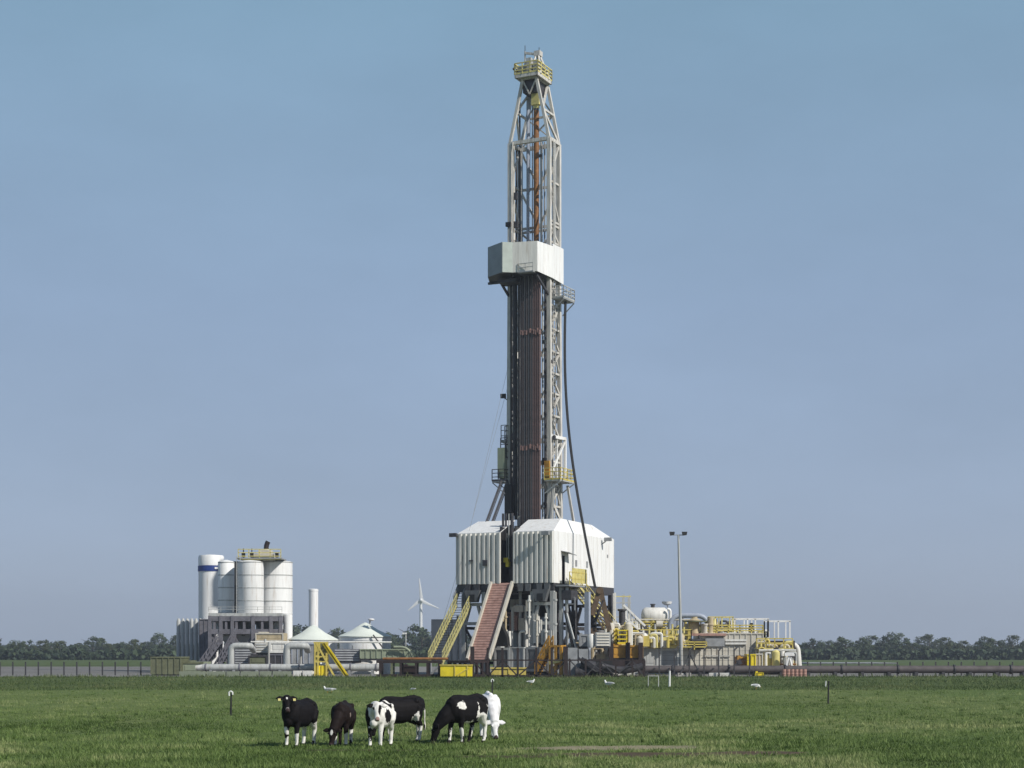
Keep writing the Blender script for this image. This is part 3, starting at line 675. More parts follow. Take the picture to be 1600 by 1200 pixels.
for px in (594, 612, 626, 650, 668, 686): 
    for yy in (152, 154.5): part(MB().bar((X(px, 152), yy, 0), (X(px, 152), yy, Z(1034, 152)), .2), 'rack_post', redbrown if px != 612 else olive, t)
for zz in (Z(1034, 152), .15): part(MB().bar((X(588, 152), 152, zz), (X(690, 152), 152, zz), .24), 'rack_beam', redbrown, t)
part(MB().bar((X(588, 152), 154.5, Z(1034, 152)), (X(690, 152), 154.5, Z(1034, 152)), .24), 'rack_beam', redbrown, t)
for i in range(7):
    z = Z(1031, 152)+.1; y = 152.2+.3*i
    o = single(MB().tube((X(598+i*3, 152), y, z), (X(700-i*2, 152), y, z), .11, 8), 'loose_pipe', rust if i % 2 else rustpipe, 'rust brown pipe lying on the low pipe rack left of the ramp', 'pipe', group='pipes lying on the rack')
skid('crate', 'dark red crate standing under the pipe rack', 'crate', 628, 652, 1040, 1056, 155.5, 1.6, redbrown, 'world', 'panel')
lx = HX0-.3
stairs('rig_stairs', 'steep pale yellow stair with lattice handrails on the left side of the rig', (RX(714, -.2), -.2, RZ(946, lx, -.2)), (RX(669, -6.3), -6.3, RZ(1038, lx, -6.3)), (1.5, 0, 0), fyellow, RIG, dsteel, 1.15, .032, cross=14)
m_ = stairs('rig_stairs', 'dark grey upper flight of stairs at the left corner of the rig floor', (RX(719, .6), .6, FLZ-.4), (RX(709, -.3), -.3, RZ(948, lx, 0)), (.9, 0, 0), grey, RIG, dsteel, 1.0)
t = thing('stair_support', 'grey steel frame holding up the left rig stair', 'support frame', (HX0, -2, 0), RIG)
for px, y in ((705, -1), (715, -1), (700, -3), (673, -6.3), (689, -6.3)): x = RX(px, y); part(MB().bar((x, y, 0), (x, y, RZ({-1: 962, -3: 990, -6.3: 1036}[y], x, y)), .16), 'support_post', grey, t)
part(MB().bar((RX(673, -6.3), -6.3, .1), (RX(689, -6.3), -6.3, RZ(1036, -13, -6.3)), .14), 'support_brace', lgrey, t)
stairs('rig_stairs', 'long pale yellow stair sloping down the right side of the white shelter', (.4, RY(890, .4), FLZ-.25), (.4, RY(958, .4), RZ(1000, 0, 14)), (1.0, 0, 0), pyellow, RIG, dsteel, 1.1, .034, cross=True)
# yellow and orange things at the foot of the rig
t = stairs('orange_stairs', 'orange yellow access stair at the foot of the right tower', (RX(858, -2.4), -2.4, RZ(1010, 0, -2.4)), (RX(836, -2.4), -2.4, .2), (0, .9, 0), orange, RIG, orange, 1.0, .06)
x0, x1 = RX(860, -2.4), RX(877, -2.4)
k = MB().box((x0, -2.5, RZ(1011, 0, -2.4)), (x1, -1.3, RZ(1008, 0, -2.4)))
for xx in (x0, (x0+x1)/2, x1): k.bar((xx, -2.4, 0), (xx, -2.4, RZ(1011, 0, -2.4)), .24)
k.bar((x0, -2.4, .6), (x1, -2.4, 1.4), .15)
part(k, 'stair_tower', orange, t); part(MB().bar((x0, -2.55, RZ(1036, 0, -2.4)), (x1, -2.55, RZ(1032, 0, -2.4)), .3), 'kick_plate', pyellow, t)
t = thing('yellow_skip', 'bright yellow open steel skip on the grass edge at the foot of the stair', 'skip', (X(713, 150.4), 151.3, 0))
x0, x1, y0, z1 = X(688, 150.4), X(738, 150.4), 150.4, Z(1040, 150.4)
part(MB().box((x0, y0, .1), (x1, y0+.1, z1)).box((x0, y0+1.8, .1), (x1, y0+1.9, z1)).box((x0, y0+.1, .1), (x0+.1, y0+1.8, z1)).box((x1-.1, y0+.1, .1), (x1, y0+1.8, z1)).box((x0+.1, y0+.1, .1), (x1-.1, y0+1.8, .2)), 'skip_shell', byellow, t)
part(MB().box((x0-.06, y0-.08, z1), (x1+.06, y0+.14, z1+.1)).box((x0+1.25, y0-.07, .1), (x0+1.33, y0-.003, z1)).bar((x0+1.5, y0-.04, .2), (x1-.3, y0-.04, z1-.2), .07).box((x1-.5, y0-.07, .1), (x1-.42, y0-.003, z1)), 'skip_rim', yellow, t)
single(MB().box((X(768, 153), 153, 0), (X(822, 153), 155, .75)).box((X(766, 153), 152.9, .75), (X(824, 153), 155.1, .86)).box((X(794, 153), 152.93, .05), (X(796, 153), 152.997, .74)), 'drip_tray', yellow, 'low yellow tray on the ground behind the dark railing', 'tray', smooth=False)
# dark guard railing in front of the rig
t = thing('guard_railing', 'dark red brown guard railing with diagonal braces in front of the rig', 'railing', (X(810, 151), 151, 0))
Yg = 151.; zt_ = Z(1031.5, Yg); posts = [738, 762, 785, 809, 838, 862, 884]
for i, px in enumerate(posts):
    hh = Z(1012, Yg) if i not in (0, 6) else Z(1010, Yg)
    part(MB().bar((X(px, Yg), Yg, 0), (X(px, Yg), Yg, hh), .2 if i not in (0, 6) else .36), 'railing_post', redbrown, t)
for a, b in zip(posts, posts[1:]): part(MB().bar((X(a, Yg), Yg+.03, .1 if posts.index(a) % 2 else zt_), (X(b, Yg), Yg+.03, zt_ if posts.index(a) % 2 else .1), .12), 'railing_brace', redbrown, t)
for zz, h in ((zt_, .12), (.12, .2)): part(MB().bar((X(738, Yg), Yg, zz), (X(884, Yg), Yg, zz), h), 'rail', redbrown, t)
t = thing('guard_railing', 'black braced railing right of the orange stair in front of the dark machinery', 'railing', (X(950, 151), 151, 0))
posts = [890, 915, 938, 962, 988, 1006]
for px in posts: part(MB().bar((X(px, Yg), Yg, 0), (X(px, Yg), Yg, Z(1029, Yg)), .16), 'railing_post', redbrown, t)
for a, b in zip(posts, posts[1:]): part(MB().bar((X(a, Yg), Yg+.03, .1 if posts.index(a) % 2 else zt_), (X(b, Yg), Yg+.03, zt_ if posts.index(a) % 2 else .1), .1), 'railing_brace', dsteel, t)
for zz in (zt_, .12): part(MB().bar((X(886, Yg), Yg, zz), (X(1008, Yg), Yg, zz), .12), 'rail', redbrown, t)

# ------------------------------------------------------------------ dark machinery and brown crane right of the rig
Y = h1.y-.3
t = thing('knuckle_crane', 'brown folded crane arm bent like an upside down V beside the rig', 'crane', (X(938, Y), Y, 0))
el = P(937, 921, Y)
part(MB().lathe((X(938, Y), Y+.3, 0), [(.7, 0), (.7, 1.4), (.45, 1.5), (.45, Z(985, Y))], 14), 'slew_column', grey, t)
part(MB().bar(P(925, 961, Y), el, .6, .5), 'main_boom', brown, t)
part(MB().bar(P(952, 985, Y+.2), el+Vector((.1, .2, -.1)), .46, .42), 'outer_boom', brown, t)
part(MB().tube(el+Vector((0, -.5, -.1)), el+Vector((0, .7, -.1)), .34, 12), 'elbow_joint', brown, t)
part(MB().tube(P(928, 975, Y), P(938, 950, Y), .14, 8).tube(P(938, 950, Y), P(943, 938, Y), .08, 8), 'boom_cylinder', dsteel, t)
m = MB()
for k in range(7):
    a = P(952+k*2.2, 955+k*7, Y+1.5); m.bar(a, a+Vector((-1.5, 0, 1.1)), .1)
m.bar(P(945, 948, Y+1.5), P(968, 1003, Y+1.5), .12); m.bar(P(932, 962, Y+1.5), P(955, 1012, Y+1.5), .12)
part(m, 'lattice_guard', brown, t)
part(MB().cb(P(934, 1000, Y), (1.3, 1.2, 1.6)).cb(P(926, 990, Y), (.7, .8, 1.0)), 'machine_base', brown, t)
skid('power_unit', 'grey tan power unit box at the foot of the brown crane', 'power unit', 931, 954, 988, 1013, 157, 2.2, lgrey, 'world', 'louvre', beige)
skid('control_cabinet', 'grey cabinet standing left of the brown crane', 'cabinet', 905, 920, 991, 1013, 159, 1.5, grey, 'world', 'panel')
single(MB().lathe((X(924, 157), 157.5, Z(1012, 157)), [(.3, 0), (.36, .2), (.36, 1.1), (.2, 1.3)], 14), 'small_tank', white2, 'small white upright tank beside the grey cabinet by the crane', 'tank')
t = thing('winch_unit', 'dark winch unit with drums and sloping arms on the ground in front of the crane', 'winch', (X(915, 154), 154, 0))
part(MB().box((X(888, 154), 154, .1), (X(922, 154), 157, Z(1036, 154))).box((X(888, 154), 155, Z(1036, 154)), (X(903, 154), 157, Z(1012, 154))).box((X(905, 154), 155, Z(1036, 154)), (X(920, 154), 157, Z(1014, 154))), 'winch_body', grey, t)
part(MB().box((X(922, 154), 153.9, .1), (X(957, 154), 157, Z(1030, 154))), 'winch_housing', black, t)
part(MB().tube((X(907, 153.4), 153.6, 1.1), (X(930, 153.4), 153.6, .9), .5, 14).tube((X(899, 153.4), 153.4, .5), (X(921, 153.4), 153.4, .5), .42, 14), 'winch_drum', dsteel, t)
m = MB()
for dx in (0, 6): m.bar(P(903+dx, 1028, 153), P(938+dx, 1052, 152.6), .22)
part(m, 'sloping_arm', dsteel, t)
m = MB().path([P(940+i*4.6, 1036+11*math.sin(math.pi*(.15+.7*i/14)), 153.2) for i in range(15)], .34, 10)
single(m, 'suction_hose', dsteel, 'thick black hose sagging below the orange box', 'hose')
single(MB().path([P(925+i*6, 1046+4*math.sin(i*1.1), 152.2) for i in range(12)], .09, 8), 'hose_line', black, 'thin black hose lying behind the black braced railing', 'hose')
for i, (a, b, p0, p1) in enumerate(((941, 953, 1049, 1056), (958, 972, 1047, 1055), (980, 992, 1049, 1056))):
    skid('sack_pallet', ['white sacks on the ground below the black hose', 'white sacks just right of the dark winch housing', 'white sacks by the right end of the black railing'][i], 'sacks', a, b, p0, p1, 154.4, .8, white2, 'world', 'panel')
# orange box with red posts
t = skid('orange_tank', 'weathered orange steel box with dark red posts below the yellow rails', 'tank', 953, 1005, 1008, 1031, 160, 2.5, orange, 'world', 'panel')
m = MB()
for a in (981, 1001, 955): m.bar((X(a, 159.7), 159.7, 0), (X(a, 159.7), 159.7, Z(1004, 160)), .42)
part(m, 'red_post', redbrown, t)
part(MB().box((X(953, 160), 159.5, Z(1042, 160)), (X(1008, 160), 163, Z(1032, 160))), 'support_beam', redbrown, t)

# ------------------------------------------------------------------ mud treatment area (right)
def wplat(name, label, px0, px1, pyf, pyr, Y, dep, mm, deckm=None, zbot=0):
    x0, x1 = X(px0, Y), X(px1, Y); z = Z(pyf, Y); t = thing(name, label, 'platform', ((x0+x1)/2, Y, zbot))
    part(MB().box((x0, Y, z-.18), (x1, Y+dep, z)), 'deck', deckm or pyellow, t)
    part(rail_mb([(x0, Y+dep, z), (x0, Y, z), (x1, Y, z), (x1, Y+dep, z)], Z(pyr, Y)-z, .05, 1.5, (.35, .68, 1), True), 'railing', mm, t)
    for xx in (x0+.15, x1-.15):
        for yy in (Y+.2, Y+dep-.2): part(MB().bar((xx, yy, zbot), (xx, yy, z-.18), .16), 'platform_post', dsteel, t)
    return t
t = wplat('railed_platform', 'long platform with pale yellow guard rails above the grey tanks', 1000, 1080, 1010, 984, 166, 4, yellow)
part(MB().box((X(1012, 166), 166.05, Z(1010, 166)), (X(1050, 166), 166.1, Z(995, 166))).box((X(1056, 166), 166.05, Z(1010, 166)), (X(1062, 166), 166.1, Z(990, 166))), 'splash_board', pyellow, t)
wplat('railed_platform', 'short platform with bright yellow rails above the orange box', 964, 981, 1006, 985, 161, 2.5, byellow)
skid('grey_mud_tank', 'light grey rectangular tank with a framed panel left of the lamp post', 'tank', 1003, 1029, 1013, 1046, 166.3, 3, lgrey, 'world', 'panel', lgrey)
skid('grey_mud_tank', 'light grey rectangular tank with a dark framed square behind the lamp post', 'tank', 1031, 1061, 1013, 1046, 166.3, 3, grey, 'world', 'panel', lgrey)
skid('white_mud_tank', 'pale tank with plain ribs right of the lamp post', 'tank', 1063, 1094, 1013, 1046, 166.3, 3, beige, 'world', 'ribs', beige)
skid('equipment_box', 'black box standing at the right end of the yellow railed platform', 'box', 1079, 1101, 998, 1015, 165.5, 2, black, 'world', 'louvre', dsteel)
t = skid('mud_tank_building', 'large beige steel tank block with a louvred upper edge', 'tank', 1095, 1192, 990, 1046, 169, 7, beige, 'world', 'ribs', beige)
part(MB().box((X(1102, 169), 168.8, Z(1010, 169)), (X(1132, 169), 168.9, Z(997, 169))), 'dark_louvre', grey, t)
for zz in (1000, 1005): part(MB().box((X(1133, 169), 168.75, Z(zz+2, 169)), (X(1166, 169), 168.9, Z(zz-1.2, 169))), 'ledge', white2, t)
part(MB().box((X(1078, 169), 168.6, Z(993.5, 169)), (X(1134, 169), 169.6, Z(990, 169)+.02)), 'rusty_beam', rust, t)
part(MB().box((X(1100, 169), 168.8, Z(1025.5, 169)), (X(1142, 169), 168.9, Z(1024, 169))).box((X(1123, 169), 168.8, Z(1042, 169)), (X(1124.5, 169), 168.9, Z(1026, 169))), 'seam_strip', white2, t)
# white drum, chute, arch pipe, tan machine
Y = 172.
t = thing('horizontal_drum', 'white horizontal drum raised on legs above the yellow rails', 'tank', (X(1022, Y), Y, Z(990, Y)))
x0, x1, zc = X(1002, Y), X(1044, Y), Z(962, Y); r = .85
part(MB().path([(x0, Y, zc), (x0+.12, Y, zc), (x0+.4, Y, zc), (x1-.4, Y, zc), (x1-.12, Y, zc), (x1, Y, zc)], r, 18, [r*.3, r*.75, r, r, r*.75, r*.3]), 'drum_shell', white2, t)
for px in (1010, 1036): part(MB().box((X(px, Y)-.15, Y-.7, Z(990, Y)), (X(px, Y)+.15, Y+.7, zc-.5)), 'saddle', white2, t)
part(MB().elbow([(X(1042, Y), Y-1, Z(952, Y)), (X(1046, Y), Y-1, Z(952, Y)), (X(1046, Y), Y-1, Z(992, Y))], .14), 'drain_pipe', white, t)
part(MB().lathe((X(1020, Y), Y, zc+.8), [(.2, 0), (.2, .3), (.28, .32), (.28, .4)], 10), 'nozzle', dsteel, t)
part(MB().tube((X(1024, Y), Y-1.0, Z(976, Y)), (X(1034, Y), Y-1.0, Z(976, Y)), .4, 12), 'valve_drum', beige, t)
t = thing('dish_antenna', 'small white dish on a thin mast above the white drum', 'antenna', (X(1042, 175), 175, Z(985, 175)))
part(MB().bar((X(1043, 175), 175, Z(985, 175)), (X(1043, 175), 175, Z(946, 175)), .08), 'antenna_mast', grey, t)
part(MB().lathe((X(1042, 175), 175, Z(946, 175)), [(.1, 0), (.45, .15), (.55, .4), (.5, .4), (.1, .1)], 14), 'dish', white, t)
t = thing('shaker_chute', 'white lattice chute sloping down to the right of the scaffold tower', 'chute', (X(990, 168), 168, Z(990, 168)))
for dz in (0, 1.1):
    part(MB().bar(P(974, 945+dz*16, 168), P(1008, 978+dz*13, 168), .3, .2), 'chute_beam', white, t)
m = MB()
for k in range(6): m.bar(P(976+5.5*k, 948+5.3*k, 168), P(978+5.5*k, 966+4.6*k, 168), .12)
part(m, 'chute_brace', white2, t); part(MB().bar(P(996, 965, 168), P(996, 1005, 168), .14).bar(P(978, 950, 168), P(978, 985, 168), .25), 'chute_leg', white, t)
t = thing('scaffold_tower', 'thin pale scaffold tower behind the brown crane', 'scaffold', (X(970, 170), 170, 0))
for px in (961, 975, 984):
    for yy in (170, 172): part(MB().bar((X(px, 170), yy, 0), (X(px, 170), yy, Z(926 if px < 970 else 929, 170)), .13 if px > 970 else .2), 'scaffold_pole', lgrey if px > 970 else white2, t)
for py in (932, 942, 952, 964, 978): part(MB().bar((X(959, 170), 169.97, Z(py, 170)), (X(986, 170), 169.97, Z(py, 170)), .1), 'scaffold_bar', pyellow if py == 932 else lgrey, t)
single(MB().lathe((X(972, 166), 166, Z(990, 166)), [(.32, 0), (.32, 2.2), (.45, 2.25), (.45, 2.4)], 12), 'exhaust_stack', dsteel, 'dark upright exhaust pipe left of the white chute', 'exhaust')
m = MB().elbow([P(1047, 1000, 171), P(1047, 961.5, 171), P(1106, 961.5, 171), P(1106, 986, 171)], .26, 10, 1.2)
single(m, 'arch_pipe', bluegrey, 'large blue grey pipe arching over the yellow platform', 'pipe')
skid('blue_container', 'pale blue grey box under the arching pipe', 'container', 1050, 1068, 963, 992, 173, 2, bluegrey, 'world', 'ribs')
Y = 170.
t = thing('mud_agitator', 'tan drum machine with a round table top behind the yellow railing', 'machine', (X(1085, Y), Y, Z(991, Y)))
part(MB().lathe((X(1085, Y), Y, Z(991, Y)), [(.6, 0), (.55, .5), (.5, 1.2), (.62, 1.25), (.62, 1.4), (.3, 1.6), (.3, 1.75)], 14), 'drum', tan, t)
part(MB().lathe((X(1087, Y), Y, Z(972, Y)), [(1.3, 0), (1.3, .12)], 18), 'table_top', olive, t)
for px in (1070, 1077, 1095, 1104): part(MB().bar((X(px, Y), Y, Z(991, Y)), (X(px, Y), Y, Z(972, Y)), .12), 'machine_leg', yellow, t)
for i, (px, pt, pb, r, mm, lb) in enumerate(((1110, 964, 990, .34, tan, 'tan upright cylinder right of the drum machine'), (1116, 967, 990, .2, pyellow, 'slim yellow upright pipe right of the tan cylinder'), (1102, 975, 990, .3, beige, 'beige upright cylinder between the drum machine and tan cylinder'), (1058, 983, 1008, .22, pyellow, 'yellow post box on the railed platform by the lamp post'))):
    x = X(px, 169.4); single(MB().lathe((x, 169.4, Z(pb, 169.4)), [(r, 0), (r, .8), (r*1.2, .82), (r*1.2, .95), (r, 1), (r*.9, Z(pt, 169.4)-Z(pb, 169.4))], 12), 'upright_cylinder', mm, lb, 'cylinder')
# motors and pumps behind the long yellow rail
for i in range(8):
    px = 1000+i*9; Y = 168.6; zb_ = Z(1008, Y); c = Vector((X(px, Y), Y, zb_+.5))
    tt = thing('pump_motor', 'dark and pale pump motor on the long platform, number ' , 'pump', (c.x, c.y, zb_))
    tt['label'] = ['green pump motor at the left end of the long yellow railed platform', 'pale pump motor next to the green one at the platform end', 'dark pump motor left of the middle of the yellow railing', 'yellow pump motor in the middle of the long platform', 'dark pump motor just left of the lamp post', 'pale pump motor behind the lamp post', 'tan pump motor right of the lamp post', 'dark pump motor at the right end of the yellow railed platform'][i]
    mm = [greygreen, beige, dsteel, yellow, dsteel, beige, tan, dsteel][i]
    part(MB().tube(c+Vector((-.42, 0, .1)), c+Vector((.3, 0, .1)), .33, 12).tube(c+Vector((.3, 0, .1)), c+Vector((.5, 0, .1)), .18, 10), 'motor_body', mm, tt)
    part(MB().box((c.x-.5, c.y-.35, zb_), (c.x+.5, c.y+.35, zb_+.22)), 'pump_foot', white2, tt)
    part(MB().tube(c+Vector((.35, 0, -.2)), c+Vector((.35, 0, 1.0+.3*(i % 3))), .1, 8), 'pump_pipe', pyellow if i % 2 else lgrey, tt)
# white and pale yellow pipe frames on top of the tanks
def frame_(name, label, pxs, py0, py1, Y, mm, mid=(), r=.12):
    t = thing(name, label, 'pipe frame', (X(pxs[0], Y), Y, Z(py1, Y)))
    for px in pxs:
        for yy, q in ((Y, 1), (Y+2.5, .8)): part(MB().bar((X(px, Y), yy, Z(py1, Y)), (X(px, Y), yy, Z(py0, Y)), r*q), 'frame_post', mm, t)
    for py in (py0,)+tuple(mid):
        for yy, q in ((Y, 1), (Y+2.5, .8)): part(MB().bar((X(pxs[0], Y)-.1, yy, Z(py, Y)), (X(pxs[-1], Y)+.1, yy, Z(py, Y)), r*q), 'frame_rail', mm, t)
    return t
frame_('tank_top_frame', 'pale yellow frame on the left part of the beige tank top', (1108, 1118, 1128, 1145), 964, 990, 170, pyellow, (977, 984))
frame_('tank_top_frame', 'white rail frame in the middle of the beige tank top', (1148, 1168, 1180, 1200), 967, 996, 170.5, white, (), .15)
frame_('tank_top_frame', 'low white rail on the beige tank top beside the dark cone', (1128, 1152, 1176), 982, 996, 169.3, white2, (989,))
frame_('tank_top_frame', 'white rail frame at the right end above the yellow valves', (1200, 1216, 1234), 970.5, 998, 170.5, white, (), .15)
for px, mm, lb in ((1118, dsteel, 'dark cone shaped vent between the pale yellow frames'), (1174, dsteel, 'small dark cone vent behind the low white rail')):
    x = X(px, 171); single(MB().lathe((x, 171, Z(992, 171)), [(.55, 0), (.3, .7), (.15, 1.2), (.15, 1.6 if px < 1150 else .9)], 12), 'cone_vent', mm, lb, 'vent')
random.seed(31)
def cluster(name, label, px0, px1, py0, py1, Y, n, pal, dep=3):
    t = thing(name, label, 'pipework', (X((px0+px1)/2, Y), Y, Z(py1, Y)))
    for i in range(n):
        mm = random.choice(pal); a = random.uniform(px0, px1); yy = Y+random.uniform(0, dep); q = random.random(); zt_ = random.uniform(py0, (py0+py1)/2)
        if q < .45:
            b = min(px1, max(px0, a+random.choice((-1, 1))*random.uniform(5, 18)))
            part(MB().elbow([P(a, py1, yy), P(a, zt_, yy), P(b, zt_, yy), P(b, min(py1, zt_+random.uniform(6, 14)), yy)] if abs(b-a) > 4 else [P(a, py1, yy), P(a, zt_, yy)], random.choice((.07, .1, .15)), 7, .2), 'pipe_loop', mm, t)
        elif q < .75:
            z = P(a, random.uniform(zt_, py1), yy); part(MB().box((z.x, yy, Z(py1, yy)), (z.x+random.uniform(.3, 1.1), yy+.6, max(z.z, Z(py1, yy)+.3))), 'equipment_box', mm, t)
        elif q < .9:
            r = random.uniform(.2, .4); part(MB().lathe((X(a, yy), yy, Z(py1, yy)), [(r, 0), (r, Z(zt_, yy)-Z(py1, yy)-.2), (r*.5, Z(zt_, yy)-Z(py1, yy))], 12), 'canister', mm if mm is not yellow else beige, t)
        else:
            z = Z(random.uniform(py0, py1), yy); part(MB().tube((X(px0, yy), yy, z), (X(px1, yy), yy, z), .09, 7), 'long_pipe', mm, t)
    return t
cluster('pipework', 'crowded pale yellow and white pipework behind the long yellow railed platform', 985, 1078, 966, 1006, 170.5, 34, (pyellow, pyellow, white2, beige, lgrey, tan, dsteel, yellow))
cluster('pipework', 'pale pipework and boxes between the brown crane and the white chute', 948, 985, 970, 1008, 162.5, 24, (pyellow, tan, beige, dsteel, grey, white2, yellow))
cluster('pipework', 'cream pipework on the left part of the beige tank top', 1078, 1146, 970, 990, 171.5, 20, (pyellow, tan, beige, white2, yellow, dsteel))
cluster('pipework', 'low cream pipework on the middle of the beige tank top', 1146, 1200, 984, 997, 172.5, 16, (pyellow, white2, beige, white2))
cluster('pipework', 'jumble of pale boxes and pipes below the yellow valve railing', 1186, 1244, 1012, 1046, 164, 34, (pyellow, tan, beige, white2, dsteel, yellow, lgrey, rustpipe), 2)
cluster('pipework', 'jumble of dark and pale pipes around the foot of the brown crane', 896, 956, 1000, 1032, 160.5, 26, (grey, dsteel, lgrey, beige, brown, tan, white2), 2)
for nm, lb, a, b, pf, pr, yy in (('yellow_railing', 'pale yellow railing along the front of the beige tank top', 1102, 1192, 990, 977, 169.2), ('yellow_railing', 'pale yellow railing high behind the white chute', 985, 1050, 985, 972, 171), ('yellow_railing', 'yellow railing at the foot of the beige tank left of the yellow box', 1066, 1104, 1015, 1003, 165)):
    single(rail_mb([(X(a, yy), yy, Z(pf, yy)), (X(b, yy), yy, Z(pf, yy))], Z(pr, yy)-Z(pf, yy), .055, 1.1, (.35, .68, 1)), nm, yellow, lb, 'railing', smooth=False)
cluster('pipework', 'yellow and white pipes standing in front of the long yellow railed platform', 984, 1076, 986, 1012, 165.2, 22, (yellow, pyellow, white2, tan, beige), .7)
cluster('pipework', 'bright yellow and cream pipes beside the orange box', 955, 1004, 984, 1010, 164, 20, (yellow, yellow, pyellow, white2, tan, dsteel), 1.5)
# manifold of yellow pipes and valves at the right end
Y = 167.
t = thing('valve_manifold', 'crowded yellow pipe and valve manifold at the right end of the beige tank', 'valve manifold', (X(1210, Y), Y, 0))
random.seed(11)
part(MB().box((X(1186, Y), Y+1.5, 0), (X(1246, Y), Y+6, Z(1001, Y))), 'manifold_backing', redbrown, t)
part(rail_mb([(X(1182, Y), Y-.2, Z(1012, Y)), (X(1238, Y), Y-.2, Z(1012, Y))], .9, .05, .9, (.5, 1)), 'railing', yellow, t)
part(MB().box((X(1182, Y), Y-.3, Z(1014, Y)), (X(1240, Y), Y+1.4, Z(1012.3, Y))), 'walkway', pyellow, t)
for i in range(9):
    px = 1184+i*6.3; x = X(px, Y); zt2 = Z(random.choice((999, 1003, 1008)), Y)
    part(MB().elbow([(x, Y+.6, .3), (x, Y+.6, zt2), (x+random.choice((-.6, .7)), Y+.6, zt2)], .13, 8), 'manifold_pipe', random.choice((yellow, pyellow, tan, beige)), t)
    zz = Z(random.uniform(1016, 1040), Y)
    v = part(MB().ball((x, Y+.4, zz), (.28, .28, .3), 10, 6).tube((x-.35, Y+.4, zz), (x+.35, Y+.4, zz), .16, 8), 'valve', random.choice((white2, tan, beige, pyellow, dsteel)), t)
    part(MB().tube((x, Y+.1, zz), (x, Y+.4, zz), .05, 6).lathe((x, Y+.05, zz+.35), [(.22, 0), (.22, .05)], 12), 'hand_wheel', random.choice((dsteel, yellow, redbrown)), v)
for py in (1006, 1018, 1027, 1035): part(MB().tube((X(1182, Y), Y+.9, Z(py, Y)), (X(1240, Y), Y+.9, Z(py, Y)), .14, 8), 'header_pipe', random.choice((yellow, beige, tan)), t)
m = MB().elbow([P(1232, 1006, Y+2), P(1246, 1007, Y+2), P(1249, 1044, Y+2)], .27, 12, .7)
single(m, 'bent_duct', white2, 'large pale elbow duct at the far right end of the manifold', 'duct')
skid('grey_column', 'tall grey column box at the right end beside the pale elbow duct', 'column', 1236, 1245, 1012, 1050, 170, 1.2, grey, 'world', 'ribs')
t = thing('tripod_stand', 'white tripod stand at the right foot of the manifold', 'tripod', (X(1234, 163), 163, 0))
top = P(1233, 1024, 163)
for dx, dy in ((-7, 0), (7, .3), (0, 1.2)): part(MB().bar(top, (X(1233+dx, 163), 163+dy, 0.3), .16), 'tripod_leg', white, t)
part(MB().cb(top+Vector((0, 0, .1)), (.9, .4, .3)), 'tripod_head', white, t)
skid('rusty_box', 'rusty orange brown box left of the bright yellow panels', 'box', 1152, 1168, 1026, 1047, 163, 2, rustpipe, 'world', 'panel', orange)
skid('yellow_panel_box', 'bright yellow ribbed box at the foot of the beige tank', 'box', 1168, 1180, 1023, 1047, 162.5, 2, byellow, 'world', 'ribs', byellow)
skid('pale_panel_box', 'pale striped box right of the bright yellow one', 'box', 1181, 1191, 1022, 1047, 162.7, 2, tan, 'world', 'ribs', beige)
single(MB().bar(P(1147, 1046, 161), P(1156, 1034, 161), .4).bar(P(1152, 1036, 161), P(1158, 1033, 161), .5), 'small_conveyor', dsteel, 'small dark sloping chute left of the rusty box', 'chute', smooth=False)
# long dark pipe on white blocks
Yp = 155.
t = thing('pipeline', 'long dark grey brown pipe lying along the ground at the right', 'pipeline', (X(1180, Yp), Yp, 0))
part(MB().tube((X(1008, Yp), Yp, Z(1046, Yp)), (X(1700, Yp), Yp, Z(1046, Yp)), .36, 14), 'pipe_run', mat('dark_pipe_coating', (.10, .085, .085), .7, dirt=.4), t)
for px in range(1010, 1700, 42): part(MB().box((X(px, Yp)-.15, Yp-.5, 0), (X(px, Yp)+.15, Yp+.5, Z(1050, Yp))), 'pipe_support', dsteel, t)
for px in range(1051, 1700, 88): part(MB().tube((X(px, Yp)-.07, Yp, Z(1046, Yp)), (X(px, Yp)+.07, Yp, Z(1046, Yp)), .46, 14), 'flange', dsteel, t)
for i, (a, b) in enumerate(((1059, 1066), (1072, 1080), (1108, 1124), (1125, 1140))):
    skid('concrete_block', ['white concrete block under the pipe left of the lamp post foot', 'white concrete block under the pipe right of the lamp post foot', 'long white block under the dark pipe below the beige tank, left one', 'long white block under the dark pipe below the beige tank, right one'][i], 'block', a, b, 1051, 1059, 154.2, .6, concrete if i < 2 else white2, 'world', 'none')
skid('yellow_block', 'small yellow block under the dark pipe below the yellow manifold', 'block', 1180, 1193, 1051, 1056, 154, .7, byellow, 'world', 'panel')
t = thing('rusty_drums', 'row of rusty brown drums lying under the pipe at the right', 'drums', (X(1240, 153.6), 153.6, 0)); COL.objects.unlink(t); bpy.data.objects.remove(t)
for i in range(6):
    x = X(1225+i*6.4, 153.4); single(MB().lathe((x, 153.4, 0), [(.2, 0), (.2, .25), (.215, .27), (.2, .29), (.2, .5), (.215, .52), (.2, .54), (.2, .72)], 14), 'rusty_drum', rust, 'rusty red brown drum standing in the row by the dark pipe', 'drum', group='row of rusty drums by the pipe')
